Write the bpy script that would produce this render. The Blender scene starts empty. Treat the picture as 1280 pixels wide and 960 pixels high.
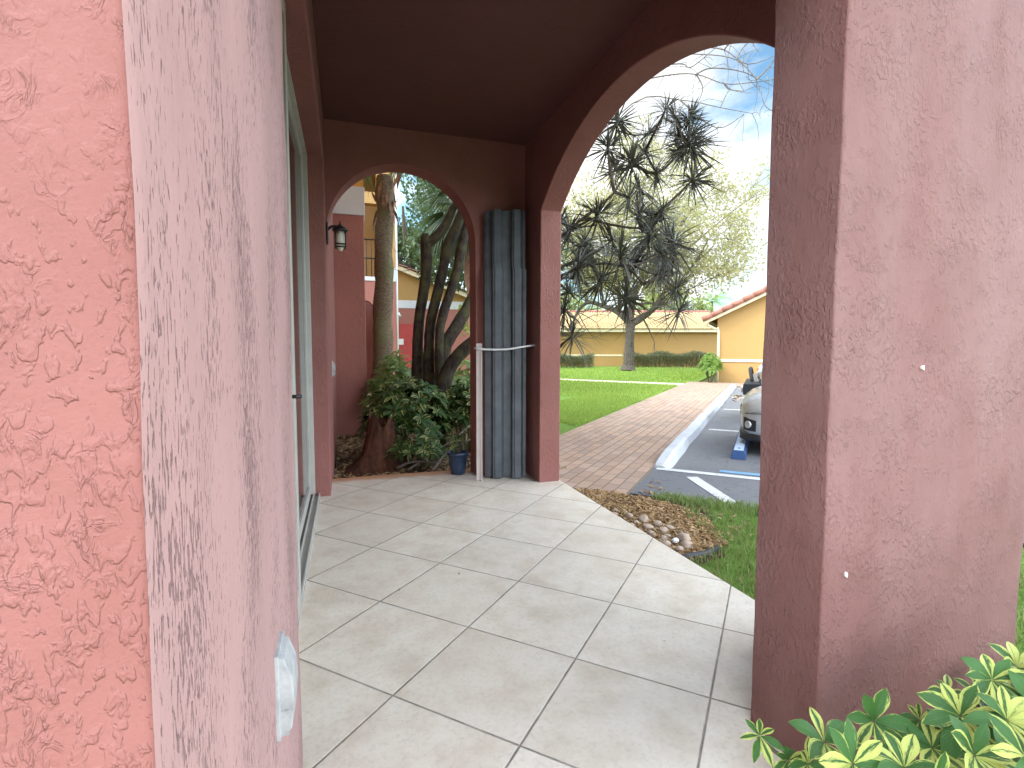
import bpy, bmesh, math, random
import numpy as np
from mathutils import Vector, Matrix, noise as mnoise

random.seed(7); rng = np.random.default_rng(7)
sc = bpy.context.scene
COL = sc.collection
R = math.radians

# ------------------------------------------------------------------ helpers
def tag(o, label=None, cat=None, group=None, kind=None):
    if label: o['label'] = label
    if cat: o['category'] = cat
    if group: o['group'] = group
    if kind: o['kind'] = kind
    return o

def thing(name, label, cat, loc=(0, 0, 0), rz=0.0, group=None):
    o = bpy.data.objects.new(name, None)
    o.empty_display_size = 0.1
    o.location = loc; o.rotation_euler = (0, 0, rz)
    COL.objects.link(o)
    return tag(o, label, cat, group)

def nrm(v):
    v = np.asarray(v, float); n = np.linalg.norm(v)
    return v / n if n > 1e-9 else np.array([0, 0, 1.0])

class MB:
    """collects vertices and faces, builds ONE mesh object"""
    def __init__(s):
        s.v = []; s.f = []; s.m = []; s.uv = []; s.sm = []
    def face(s, idx, m=0, uv=None, sm=False):
        s.f.append(tuple(idx)); s.m.append(m); s.uv.append(uv); s.sm.append(sm)
    def add(s, verts, faces, m=0, sm=False, uvs=None):
        b = len(s.v)
        s.v.extend([tuple(map(float, p)) for p in verts])
        for k, f in enumerate(faces):
            s.face([b + i for i in f], m, None if uvs is None else [uvs[i] for i in f], sm)
    def box(s, a, b, m=0, rz=0.0, c=None):
        x0, y0, z0 = a; x1, y1, z1 = b
        vs = [(x0,y0,z0),(x1,y0,z0),(x1,y1,z0),(x0,y1,z0),(x0,y0,z1),(x1,y0,z1),(x1,y1,z1),(x0,y1,z1)]
        if rz:
            cx, cy = c if c else ((x0+x1)/2, (y0+y1)/2)
            k, n = math.cos(rz), math.sin(rz)
            vs = [(cx+(x-cx)*k-(y-cy)*n, cy+(x-cx)*n+(y-cy)*k, z) for x, y, z in vs]
        s.add(vs, [(0,3,2,1),(4,5,6,7),(0,1,5,4),(1,2,6,5),(2,3,7,6),(3,0,4,7)], m)
    def prism(s, poly, axis, a, b, m=0, sm=False):
        """extrude 2D polygon along axis 0/1/2 from a to b (polygon in the two other axes, cyclic order)"""
        n = len(poly)
        def P(p, t):
            if axis == 0: return (t, p[0], p[1])
            if axis == 1: return (p[0], t, p[1])
            return (p[0], p[1], t)
        vs = [P(p, a) for p in poly] + [P(p, b) for p in poly]
        base = len(s.v)
        s.v.extend(vs)
        for i in range(n):
            j = (i+1) % n
            s.face((base+i, base+j, base+n+j, base+n+i), m, None, sm)
        s.face([base+i for i in range(n)][::-1], m); s.face([base+n+i for i in range(n)], m)
    def tube(s, pts, rad, n=8, m=0, cap=True, smooth=2, jit=0.0):
        pts = [np.array(p, float) for p in pts]
        rad = list(rad) if hasattr(rad, '__len__') else [rad]*len(pts)
        if smooth > 1 and len(pts) > 2:
            q, rr = [], []
            for i in range(len(pts)-1):
                p0 = pts[max(i-1, 0)]; p1 = pts[i]; p2 = pts[i+1]; p3 = pts[min(i+2, len(pts)-1)]
                for k in range(smooth):
                    t = k/smooth
                    q.append(0.5*((2*p1)+(-p0+p2)*t+(2*p0-5*p1+4*p2-p3)*t*t+(-p0+3*p1-3*p2+p3)*t**3))
                    rr.append(rad[i]*(1-t)+rad[i+1]*t)
            q.append(pts[-1]); rr.append(rad[-1]); pts, rad = q, rr
        base = len(s.v); u = None
        for i, p in enumerate(pts):
            t = nrm(pts[min(i+1, len(pts)-1)] - pts[max(i-1, 0)])
            if u is None:
                u = nrm(np.cross(t, [0, 0, 1] if abs(t[2]) < .9 else [1, 0, 0]))
            else:
                u = nrm(u - t*np.dot(u, t))
            w = np.cross(t, u)
            for k in range(n):
                a = 2*math.pi*k/n
                r = rad[i]*(1+(random.uniform(-jit, jit) if jit else 0))
                s.v.append(tuple(p + r*(math.cos(a)*u + math.sin(a)*w)))
        for i in range(len(pts)-1):
            for k in range(n):
                k2 = (k+1) % n
                s.face((base+i*n+k, base+i*n+k2, base+(i+1)*n+k2, base+(i+1)*n+k), m, None, True)
        if cap:
            s.face([base+k for k in range(n)][::-1], m)
            e = base+(len(pts)-1)*n
            s.face([e+k for k in range(n)], m)
    def lathe(s, prof, c=(0, 0, 0), n=24, m=0):
        base = len(s.v)
        for r, z in prof:
            for k in range(n):
                a = 2*math.pi*k/n
                s.v.append((c[0]+r*math.cos(a), c[1]+r*math.sin(a), c[2]+z))
        for i in range(len(prof)-1):
            for k in range(n):
                k2 = (k+1) % n
                s.face((base+i*n+k, base+i*n+k2, base+(i+1)*n+k2, base+(i+1)*n+k), m, None, True)
        s.face([base+k for k in range(n)][::-1], m)
        s.face([base+(len(prof)-1)*n+k for k in range(n)], m)
    def build(s, name, mats, parent=None, bevel=0.0, seg=2, recalc=False):
        me = bpy.data.meshes.new(name)
        me.from_pydata(s.v, [], s.f)
        if not isinstance(mats, (list, tuple)): mats = [mats]
        for mt in mats: me.materials.append(mt)
        me.polygons.foreach_set('material_index', s.m)
        me.polygons.foreach_set('use_smooth', s.sm)
        if any(u is not None for u in s.uv):
            lay = me.uv_layers.new(name='UVMap')
            flat = []
            for f, u in zip(s.f, s.uv):
                for k in range(len(f)):
                    flat.extend(u[k] if u is not None else (0.5, 0.5))
            lay.data.foreach_set('uv', flat)
        me.update()
        if recalc or bevel:
            bm = bmesh.new(); bm.from_mesh(me)
            bmesh.ops.recalc_face_normals(bm, faces=bm.faces)
            bm.to_mesh(me); bm.free()
        o = bpy.data.objects.new(name, me); COL.objects.link(o)
        if parent: o.parent = parent
        if bevel:
            b = o.modifiers.new('Bevel', 'BEVEL'); b.width = bevel; b.segments = seg; b.limit_method = 'ANGLE'; b.angle_limit = R(40)
        return o

def sheet(name, poly, z, mat, label=None):
    mb = MB(); mb.add([(x, y, z) for x, y in poly], [tuple(range(len(poly)))])
    o = mb.build(name, mat); return tag(o, label, kind='structure')

# ------------------------------------------------------------------ materials
def newmat(name):
    m = bpy.data.materials.new(name); m.use_nodes = True
    nt = m.node_tree
    return m, nt, nt.nodes, nt.links, nt.nodes['Principled BSDF']

class N:
    """tiny node-graph helper"""
    def __init__(s, nt): s.nt = nt
    def __call__(s, t, props=None, **ins):
        n = s.nt.nodes.new(t)
        for k, v in (props or {}).items(): setattr(n, k, v)
        for k, v in ins.items():
            key = int(k[1:]) if k[0] == 'i' and k[1:].isdigit() else k.replace('_', ' ')
            s.set(n.inputs[key], v)
        return n
    def set(s, sock, v):
        if isinstance(v, bpy.types.NodeSocket): s.nt.links.new(v, sock)
        elif isinstance(v, bpy.types.Node): s.nt.links.new(v.outputs[0], sock)
        else: sock.default_value = v
    def math(s, op, a, b=0.0, c=None, clamp=False):
        n = s.nt.nodes.new('ShaderNodeMath'); n.operation = op; n.use_clamp = clamp
        s.set(n.inputs[0], a); s.set(n.inputs[1], b)
        if c is not None: s.set(n.inputs[2], c)
        return n.outputs[0]
    def ramp(s, fac, stops, interp='LINEAR'):
        n = s.nt.nodes.new('ShaderNodeValToRGB'); n.color_ramp.interpolation = interp
        e = n.color_ramp.elements
        while len(e) < len(stops): e.new(0.5)
        for el, (p, c) in zip(e, stops):
            el.position = p
            el.color = (c, c, c, 1) if not hasattr(c, '__len__') else (*c[:3], 1)
        s.set(n.inputs[0], fac); return n.outputs[0]
    def mix(s, fac, a, b, blend='MIX'):
        n = s.nt.nodes.new('ShaderNodeMix'); n.data_type = 'RGBA'; n.blend_type = blend
        s.set(n.inputs[0], fac)
        s.set(n.inputs[6], (*a, 1) if isinstance(a, tuple) and len(a) == 3 else a)
        s.set(n.inputs[7], (*b, 1) if isinstance(b, tuple) and len(b) == 3 else b)
        return n.outputs[2]
    def coord(s, scale=(1, 1, 1), rot=(0, 0, 0), loc=(0, 0, 0), src='Object'):
        tc = s.nt.nodes.new('ShaderNodeTexCoord')
        mp = s.nt.nodes.new('ShaderNodeMapping')
        mp.inputs['Scale'].default_value = scale; mp.inputs['Rotation'].default_value = rot; mp.inputs['Location'].default_value = loc
        s.nt.links.new(tc.outputs[src], mp.inputs['Vector']); return mp.outputs[0]
    def noise(s, vec, scale, detail=4, rough=.55, dist=0.0, out=0):
        n = s.nt.nodes.new('ShaderNodeTexNoise')
        n.inputs['Scale'].default_value = scale; n.inputs['Detail'].default_value = detail
        n.inputs['Roughness'].default_value = rough; n.inputs['Distortion'].default_value = dist
        s.nt.links.new(vec, n.inputs['Vector']); return n.outputs[out]
    def vor(s, vec, scale, feature='F1', out='Distance', rnd=1.0):
        n = s.nt.nodes.new('ShaderNodeTexVoronoi'); n.feature = feature
        n.inputs['Scale'].default_value = scale; n.inputs['Randomness'].default_value = rnd
        s.nt.links.new(vec, n.inputs['Vector']); return n.outputs[out]
    def bump(s, h, dist, strength=1.0, normal=None):
        n = s.nt.nodes.new('ShaderNodeBump'); n.inputs['Distance'].default_value = dist; n.inputs['Strength'].default_value = strength
        s.set(n.inputs['Height'], h)
        if normal is not None: s.set(n.inputs['Normal'], normal)
        return n.outputs[0]

def plain(name, col, rough=.6, metal=0.0, var=.12, vscale=6.0, bump=0.0, bscale=40, spec=.5, coat=0.0):
    m, nt, nd, lk, bs = newmat(name); g = N(nt); v = g.coord()
    f = g.noise(v, vscale, 5, .6)
    d = tuple(max(0, c*(1-var)) for c in col); u = tuple(min(1, c*(1+var)) for c in col)
    g.set(bs.inputs['Base Color'], g.ramp(f, [(.3, d), (.7, u)]))
    bs.inputs['Roughness'].default_value = rough; bs.inputs['Metallic'].default_value = metal
    bs.inputs['Specular IOR Level'].default_value = spec; bs.inputs['Coat Weight'].default_value = coat
    if bump: g.set(bs.inputs['Normal'], g.bump(g.noise(v, bscale, 5, .6), bump))
    return m

def stucco(name, col, col2=None, scale=1.0, depth=.004, skip=0.5, rough=.75, dust=0.0, soil=False, zone=0.0, sandy=.13):
    """skip-trowelled stucco: flat coat with raised broken dabs"""
    m, nt, nd, lk, bs = newmat(name); g = N(nt)
    v = g.coord()
    vs = g.coord(scale=(1, 1, .62))
    big = g.noise(v, 5*scale, 3, .5)
    dab = g.noise(vs, 36*scale, 2.6, .5, .35)
    dab = g.math('ADD', dab, g.math('MULTIPLY', g.math('SUBTRACT', big, .5), .35))
    dabm = g.ramp(dab, [(skip-.03, 0), (skip+.06, .7), (skip+.17, 1)], 'EASE')
    thin = g.math('ABSOLUTE', g.math('SUBTRACT', g.noise(vs, 21*scale, 3, .6, 1.2), .5))
    ridge = g.ramp(thin, [(0, 1), (.03, .4), (.08, 0)])
    ridge = g.math('MULTIPLY', ridge, g.ramp(g.noise(v, 9*scale, 2), [(.5, 0), (.62, 1)]))
    if zone:
        zm = g.ramp(g.noise(v, 4.5, 3, .6), [(.40, 1-zone), (.60, 1)])
        dabm = g.math('MULTIPLY', dabm, zm)
    fine = g.noise(v, 190*scale if not zone else 330, 4, .65)
    h = g.math('ADD', g.math('MULTIPLY', dabm, .8), g.math('MULTIPLY', ridge, .4))
    h = g.math('ADD', h, g.math('MULTIPLY', fine, sandy))
    h = g.math('ADD', h, g.math('MULTIPLY', big, .8))
    c2 = col2 or tuple(c*.86 for c in col)
    tone = g.noise(v, 2.3*scale, 5, .6)
    c = g.mix(g.ramp(tone, [(.35, 0), (.68, 1)]), col, c2)
    if dust:
        dm = g.math('MULTIPLY', g.ramp(g.noise(g.coord(scale=(1, 1, .3)), 4, 5, .65), [(.35, .25), (.7, 1)]), dust)
        c = g.mix(dm, c, (.60, .47, .47))
    # dirt that has settled in the hollows' grain
    c = g.mix(g.math('MULTIPLY', g.ramp(fine, [(.3, 1), (.45, 0)]), .16), c, tuple(x*.45 for x in col))
    if soil:  # splash stain plus shade from ground and plants, painted darker towards the foot
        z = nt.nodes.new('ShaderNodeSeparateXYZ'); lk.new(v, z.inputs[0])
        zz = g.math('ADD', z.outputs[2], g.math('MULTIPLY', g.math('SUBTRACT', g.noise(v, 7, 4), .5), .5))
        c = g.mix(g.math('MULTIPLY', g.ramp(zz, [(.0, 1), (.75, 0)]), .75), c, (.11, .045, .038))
    g.set(bs.inputs['Base Color'], c)
    bs.inputs['Roughness'].default_value = rough; bs.inputs['Specular IOR Level'].default_value = .35
    g.set(bs.inputs['Normal'], g.bump(h, depth))
    return m

def dragged(name, col, pit, amount=.56):
    """weathered paint with vertical rows of torn pits"""
    m, nt, nd, lk, bs = newmat(name); g = N(nt)
    v = g.coord()
    s1 = g.coord(scale=(1, 1, .17))
    zone = g.noise(g.coord(scale=(1, 1, .35)), 7, 3, .5)
    st = g.noise(s1, 270, 3.5, .6, .3)
    st = g.math('ADD', st, g.math('MULTIPLY', g.math('SUBTRACT', zone, .5), .55))
    gap = g.noise(v, 85, 2, .5)
    st = g.math('ADD', st, g.math('MULTIPLY', g.math('SUBTRACT', gap, .5), .22))
    pitm = g.ramp(st, [(amount, 0), (amount+.055, 1)])
    lump = g.noise(g.coord(scale=(1, 1, .4)), 60, 4, .6)
    fine = g.noise(v, 330, 3, .6)
    h = g.math('SUBTRACT', g.math('ADD', g.math('MULTIPLY', lump, .55), g.math('MULTIPLY', fine, .12)), g.math('MULTIPLY', pitm, 1.0))
    tone = g.noise(g.coord(scale=(1, 1, .25)), 5, 5, .65)
    c = g.mix(g.ramp(tone, [(.36, 0), (.66, 1)]), col, tuple(x*.84 for x in col))
    c = g.mix(g.math('MULTIPLY', pitm, .72), c, pit)
    g.set(bs.inputs['Base Color'], c)
    bs.inputs['Roughness'].default_value = .62; bs.inputs['Specular IOR Level'].default_value = .45
    g.set(bs.inputs['Normal'], g.bump(h, .0024))
    return m

def leafmat(name, cols, trans=.3, rough=.45, tint=None, spec=.4):
    """leaves: a tone per leaf, light shining through"""
    m, nt, nd, lk, bs = newmat(name); g = N(nt)
    geo = nt.nodes.new('ShaderNodeNewGeometry')
    stops = [(i/(max(1, len(cols)-1)), c) for i, c in enumerate(cols)]
    c = g.ramp(geo.outputs['Random Per Island'], stops)
    c = g.mix(g.math('MULTIPLY', g.noise(g.coord(), 1.1, 3), .35), c, tuple(x*.6 for x in cols[0]))
    g.set(bs.inputs['Base Color'], c)
    bs.inputs['Roughness'].default_value = rough; bs.inputs['Specular IOR Level'].default_value = spec
    tr = nt.nodes.new('ShaderNodeBsdfTranslucent'); lk.new(g.mix(.5, c, tint or tuple(min(1, x*1.6) for x in cols[-1])), tr.inputs[0])
    mx = nt.nodes.new('ShaderNodeMixShader'); mx.inputs[0].default_value = trans
    lk.new(bs.outputs[0], mx.inputs[1]); lk.new(tr.outputs[0], mx.inputs[2])
    lk.new(mx.outputs[0], nd['Material Output'].inputs['Surface'])
    return m

def variegated(name, green, cream, edge=.2, trans=.25):
    m, nt, nd, lk, bs = newmat(name); g = N(nt)
    uv = nt.nodes.new('ShaderNodeUVMap'); sx = nt.nodes.new('ShaderNodeSeparateXYZ'); lk.new(uv.outputs[0], sx.inputs[0])
    geo = nt.nodes.new('ShaderNodeNewGeometry'); rnd = geo.outputs['Random Per Island']
    d = g.math('ABSOLUTE', g.math('SUBTRACT', sx.outputs[0], .5))
    cmb = nt.nodes.new('ShaderNodeCombineXYZ'); g.set(cmb.inputs[0], g.math('MULTIPLY', sx.outputs[0], 7)); g.set(cmb.inputs[1], g.math('MULTIPLY', sx.outputs[1], 2.2)); g.set(cmb.inputs[2], g.math('MULTIPLY', rnd, 90))
    n = g.noise(cmb.outputs[0], 1.3, 3, .6)
    f = g.math('ADD', g.math('SUBTRACT', d, edge), g.math('MULTIPLY', g.math('SUBTRACT', n, .5), .75))
    f = g.math('ADD', f, g.math('MULTIPLY', g.math('SUBTRACT', rnd, .5), .6))
    fac = g.ramp(f, [(.0, 0), (.13, 1)])
    gv = g.mix(rnd, green, tuple(x*.5 for x in green))
    mid = g.ramp(d, [(0, 1), (.035, 0)])
    c = g.mix(fac, gv, cream)
    c = g.mix(g.math('MULTIPLY', mid, .35), c, tuple(min(1, x*1.7) for x in green))
    tip = g.math('ADD', sx.outputs[1], g.math('MULTIPLY', g.math('SUBTRACT', g.noise(g.coord(), 160, 2), .5), .14))
    tip = g.math('MULTIPLY', g.ramp(tip, [(.945, 0), (.97, 1)]), g.ramp(rnd, [(.55, 0), (.6, 1)]))
    spots = g.math('MULTIPLY', g.ramp(g.noise(g.coord(), 210, 2), [(.70, 0), (.73, 1)]), .6)
    c = g.mix(g.math('MAXIMUM', tip, spots), c, (.16, .085, .03))
    g.set(bs.inputs['Base Color'], c)
    bs.inputs['Roughness'].default_value = .42; bs.inputs['Specular IOR Level'].default_value = .3
    vein = g.math('ABSOLUTE', g.math('SINE', g.math('MULTIPLY', g.math('ADD', sx.outputs[1], g.math('MULTIPLY', d, -.6)), 42)))
    g.set(bs.inputs['Normal'], g.bump(g.math('ADD', g.math('MULTIPLY', vein, .4), n), .0012))
    tr = nt.nodes.new('ShaderNodeBsdfTranslucent'); lk.new(c, tr.inputs[0])
    mx = nt.nodes.new('ShaderNodeMixShader'); mx.inputs[0].default_value = trans
    lk.new(bs.outputs[0], mx.inputs[1]); lk.new(tr.outputs[0], mx.inputs[2])
    lk.new(mx.outputs[0], nd['Material Output'].inputs['Surface'])
    return m

def islands(name, cols, rough=.8, bump=0.0, bscale=60, spec=.3):
    """a tone per separate piece (chips, stones, dead leaves)"""
    m, nt, nd, lk, bs = newmat(name); g = N(nt)
    geo = nt.nodes.new('ShaderNodeNewGeometry')
    c = g.ramp(geo.outputs['Random Per Island'], [(i/(len(cols)-1), c) for i, c in enumerate(cols)])
    n = g.noise(g.coord(), bscale, 4, .6)
    c = g.mix(g.math('MULTIPLY', n, .5), c, tuple(x*.5 for x in cols[0]))
    g.set(bs.inputs['Base Color'], c); bs.inputs['Roughness'].default_value = rough; bs.inputs['Specular IOR Level'].default_value = spec
    if bump: g.set(bs.inputs['Normal'], g.bump(n, bump))
    return m

def bark(name, c1, c2, moss=None, scale=1.0, depth=.012, rings=False):
    m, nt, nd, lk, bs = newmat(name); g = N(nt)
    v = g.coord(scale=(1, 1, .3 if not rings else 2.2))
    n = g.noise(v, 22*scale, 6, .65, .4); big = g.noise(g.coord(), 3.5*scale, 4)
    c = g.ramp(n, [(.32, c1), (.66, c2)])
    if moss: c = g.mix(g.math('MULTIPLY', g.ramp(big, [(.45, 0), (.62, 1)]), .7), c, moss)
    g.set(bs.inputs['Base Color'], c); bs.inputs['Roughness'].default_value = .9; bs.inputs['Specular IOR Level'].default_value = .2
    g.set(bs.inputs['Normal'], g.bump(n, depth))
    return m

M = {}
PINK = (.47, .195, .16)
M['salmon'] = stucco('salmon_stucco', (.30, .116, .098), (.265, .098, .08), 3.1, .0022, .535, zone=.75, sandy=.22)
M['stucco'] = stucco('rose_stucco', (.265, .106, .091), (.23, .088, .074), 1.5, .0032, .56, zone=.6)
M['pillar'] = stucco('pillar_stucco', (.20, .084, .072), (.17, .067, .056), 2.2, .0030, .535, dust=.13, soil=True, zone=.85, sandy=.22)  # soil also paints in the shade low on the pillar
M['dragged'] = dragged('dragged_stucco', (.445, .265, .252), (.16, .085, .09), .602)
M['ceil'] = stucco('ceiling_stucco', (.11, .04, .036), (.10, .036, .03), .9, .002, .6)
M['rust'] = stucco('rust_stucco', (.36, .145, .115), (.32, .125, .10), .6, .003, .58)
M['band'] = stucco('white_band', (.62, .63, .66), (.55, .56, .6), .5, .002, .6)
M['yellow'] = stucco('yellow_stucco', (.66, .34, .085), (.6, .31, .075), .35, .004, .58)
M['gold'] = stucco('gold_stucco', (.44, .262, .095), (.41, .24, .085), .3, .004, .58)
M['cream'] = plain('cream_trim', (.72, .62, .42), .6)
M['white'] = plain('white_paint', (.78, .78, .77), .45, var=.06)
M['alu'] = plain('white_aluminium', (.40, .385, .35), .45, var=.1)
M['grimy'] = plain('grimy_white', (.36, .365, .36), .6, var=.25, vscale=30, bump=.001)
M['black'] = plain('black_metal', (.012, .012, .014), .4, 0.0)
M['dark'] = plain('dark_void', (.012, .011, .011), .9)
M['rubber'] = plain('rubber', (.02, .02, .021), .8, bump=.002)
M['reddoor'] = plain('red_door_paint', (.42, .045, .04), .5, var=.1)
M['pot'] = plain('navy_glazed_pot', (.018, .035, .075), .3, var=.25, vscale=14)
M['soil'] = plain('potting_soil', (.04, .025, .015), .95, bump=.01)
def glassmat(name, col, rough=.03):
    m, nt, nd, lk, bs = newmat(name); g = N(nt)
    v = g.coord()
    bs.inputs['Base Color'].default_value = (*col, 1)
    bs.inputs['IOR'].default_value = 1.6
    g.set(bs.inputs['Roughness'], g.math('MULTIPLY_ADD', g.noise(v, 5, 4), .06, rough))
    return m
M['pane'] = glassmat('tinted_pane', (.035, .022, .018))
M['pane_pale'] = glassmat('pane_pale_reflection', (.20, .20, .19), .10)  # pale base colour stands in for the grazing reflection; no blind behind
M['carglass'] = glassmat('car_glass', (.015, .017, .02))

def tile_mat():
    m, nt, nd, lk, bs = newmat('patio_tile'); g = N(nt)
    S = 0.46
    v = g.coord(loc=(-.123, -2.279, 0))
    xyz = nt.nodes.new('ShaderNodeSeparateXYZ'); lk.new(v, xyz.inputs[0])
    k = .70710678/S
    p = g.math('MULTIPLY', g.math('ADD', xyz.outputs[0], xyz.outputs[1]), k)
    q = g.math('MULTIPLY', g.math('SUBTRACT', xyz.outputs[0], xyz.outputs[1]), k)
    def edge(a):
        fr = g.math('FRACT', a)
        return g.math('MINIMUM', fr, g.math('SUBTRACT', 1.0, fr))
    wob = g.math('MULTIPLY', g.math('SUBTRACT', g.noise(g.coord(), 25, 3), .5), .004)
    d = g.math('ADD', g.math('MINIMUM', edge(p), edge(q)), wob)
    grout = g.ramp(d, [(.005, 1), (.009, 0)])
    cell = nt.nodes.new('ShaderNodeCombineXYZ')
    g.set(cell.inputs[0], g.math('FLOOR', p)); g.set(cell.inputs[1], g.math('FLOOR', q))
    wn = nt.nodes.new('ShaderNodeTexWhiteNoise'); lk.new(cell.outputs[0], wn.inputs['Vector'])
    # offset the marbling per tile
    ofs = nt.nodes.new('ShaderNodeVectorMath'); ofs.operation = 'MULTIPLY_ADD'
    lk.new(wn.outputs['Color'], ofs.inputs[0]); ofs.inputs[1].default_value = (9, 9, 9); lk.new(v, ofs.inputs[2])
    mar = g.noise(ofs.outputs[0], 6, 6, .65, .25)
    fine = g.noise(ofs.outputs[0], 60, 5, .7)
    c = g.ramp(mar, [(.3, (.55, .46, .36)), (.5, (.65, .57, .47)), (.72, (.71, .65, .56))])
    c = g.mix(g.math('MULTIPLY', g.ramp(fine, [(.35, 1), (.5, 0)]), .22), c, (.25, .22, .19))
    c = g.mix(g.math('MULTIPLY', wn.outputs['Value'], .26), c, (.42, .35, .27))
    # foot dirt and rusty stain along the planting bed
    dirt = g.noise(g.coord(), 1.6, 6, .7)
    c = g.mix(g.math('MULTIPLY', g.ramp(dirt, [(.5, 0), (.75, 1)]), .35), c, (.26, .20, .14))
    st = g.math('ADD', g.coordsep(1), g.math('MULTIPLY', g.noise(g.coord(), 6, 4), .12))
    c = g.mix(g.ramp(g.math('MULTIPLY', g.math('SUBTRACT', st, 4.3), 2.0), [(.40, 0), (.56, .75), (.66, .9)]), c, (.36, .15, .055))
    speck = g.ramp(g.noise(g.coord(), 140, 2, .5), [(.71, 0), (.74, 1)])
    c = g.mix(g.math('MULTIPLY', speck, .6), c, (.12, .09, .07))
    gc = g.ramp(g.noise(g.coord(), 9, 4), [(.35, (.17, .14, .115)), (.7, (.36, .315, .265))])
    c = g.mix(grout, c, gc)
    g.set(bs.inputs['Base Color'], c)
    g.set(bs.inputs['Roughness'], g.math('ADD', g.math('MULTIPLY', grout, .35), g.math('MULTIPLY_ADD', mar, .2, .33)))
    bs.inputs['Specular IOR Level'].default_value = .45
    h = g.math('SUBTRACT', g.math('MULTIPLY', fine, .12), grout)
    g.set(bs.inputs['Normal'], g.bump(h, .0022))
    return m
def _coordsep(s, i):
    tc = s.nt.nodes.new('ShaderNodeTexCoord'); x = s.nt.nodes.new('ShaderNodeSeparateXYZ')
    s.nt.links.new(tc.outputs['Object'], x.inputs[0]); return x.outputs[i]
N.coordsep = _coordsep
M['tile'] = tile_mat()

def paver_mat():
    m, nt, nd, lk, bs = newmat('brick_pavers'); g = N(nt)
    v = g.coord()
    b = nt.nodes.new('ShaderNodeTexBrick'); lk.new(v, b.inputs['Vector'])
    b.offset = .5; b.inputs['Scale'].default_value = 1.0
    b.inputs['Brick Width'].default_value = .23; b.inputs['Row Height'].default_value = .115
    b.inputs['Mortar Size'].default_value = .006; b.inputs['Mortar Smooth'].default_value = .3; b.inputs['Bias'].default_value = 0
    b.inputs['Color1'].default_value = (.0, .0, .0, 1); b.inputs['Color2'].default_value = (1, 1, 1, 1); b.inputs['Mortar'].default_value = (.5, .5, .5, 1)
    n = g.noise(v, 45, 5, .65); big = g.noise(v, 1.2, 5, .6)
    c = g.ramp(b.outputs['Color'], [(0, (.25, .155, .105)), (.35, (.36, .225, .15)), (.7, (.34, .235, .172)), (1, (.22, .145, .105))])
    c = g.mix(g.math('MULTIPLY', n, .3), c, (.5, .38, .3))
    c = g.mix(g.math('MULTIPLY', g.ramp(big, [(.45, 0), (.7, 1)]), .35), c, (.27, .2, .15))
    c = g.mix(b.outputs['Fac'], c, (.17, .125, .09))
    g.set(bs.inputs['Base Color'], c); bs.inputs['Roughness'].default_value = .85
    g.set(bs.inputs['Normal'], g.bump(g.math('SUBTRACT', g.math('MULTIPLY', n, .2), b.outputs['Fac']), .006))
    return m
M['paver'] = paver_mat()

def asphalt_mat():
    m, nt, nd, lk, bs = newmat('asphalt'); g = N(nt); v = g.coord()
    n = g.noise(v, 160, 4, .7); big = g.noise(v, .9, 5, .6); sp = g.vor(v, 110)
    c = g.ramp(n, [(.3, (.09, .09, .097)), (.7, (.19, .19, .197))])
    c = g.mix(g.math('MULTIPLY', g.ramp(big, [(.42, 0), (.68, 1)]), .5), c, (.21, .207, .2))
    ck = g.math('ABSOLUTE', g.math('SUBTRACT', g.noise(v, 1.7, 4, .7, 1.0), .5))
    c = g.mix(g.math('MULTIPLY', g.ramp(ck, [(0, 1), (.006, 0)]), .6), c, (.03, .03, .032))
    g.set(bs.inputs['Base Color'], c); bs.inputs['Roughness'].default_value = .88
    g.set(bs.inputs['Normal'], g.bump(g.math('ADD', n, sp), .005))
    return m
M['asphalt'] = asphalt_mat()

def worn_paint(name, col, under, thr=.40):
    m, nt, nd, lk, bs = newmat(name); g = N(nt); v = g.coord()
    n = g.noise(v, 30, 6, .75); n2 = g.noise(v, 3, 4)
    w = g.ramp(g.math('ADD', n, g.math('MULTIPLY', g.math('SUBTRACT', n2, .5), .3)), [(thr-.06, 1), (thr, 0)])
    c = g.mix(g.math('MULTIPLY', w, .8), g.ramp(n2, [(.3, tuple(x*.85 for x in col)), (.7, col)]), under)
    g.set(bs.inputs['Base Color'], c); bs.inputs['Roughness'].default_value = .75
    g.set(bs.inputs['Normal'], g.bump(n, .004))
    return m
M['line'] = worn_paint('white_road_paint', (.56, .56, .55), (.16, .16, .16), .43)
M['blue_line'] = worn_paint('blue_road_paint', (.16, .34, .58), (.12, .12, .13))
M['kerb'] = worn_paint('painted_kerb', (.47, .48, .50), (.30, .28, .25), .42)
M['stop_blue'] = worn_paint('blue_wheel_stop_paint', (.035, .085, .23), (.25, .25, .25), .34)
M['stop_pale'] = worn_paint('faded_blue_paint', (.42, .52, .66), (.3, .3, .3), .36)

def grass_ground(name, c1, c2, dead):
    m, nt, nd, lk, bs = newmat(name); g = N(nt); v = g.coord()
    n = g.noise(v, 45, 5, .7); big = g.noise(v, .7, 5, .6)
    c = g.ramp(n, [(.3, c1), (.7, c2)])
    c = g.mix(g.math('MULTIPLY', g.ramp(big, [(.45, 0), (.7, 1)]), .45), c, dead)
    g.set(bs.inputs['Base Color'], c); bs.inputs['Roughness'].default_value = .9; bs.inputs['Specular IOR Level'].default_value = .15
    g.set(bs.inputs['Normal'], g.bump(n, .03))
    return m
M['lawn'] = grass_ground('lawn_ground', (.08, .16, .025), (.18, .31, .05), (.22, .27, .08))
M['earth'] = grass_ground('open_ground', (.06, .075, .03), (.11, .13, .05), (.13, .11, .07))
M['bed'] = grass_ground('bed_soil', (.05, .032, .02), (.13, .085, .05), (.17, .11, .06))
M['blade'] = leafmat('grass_blades', [(.15, .25, .03), (.26, .38, .05), (.38, .47, .11)], .35, .5)
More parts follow.
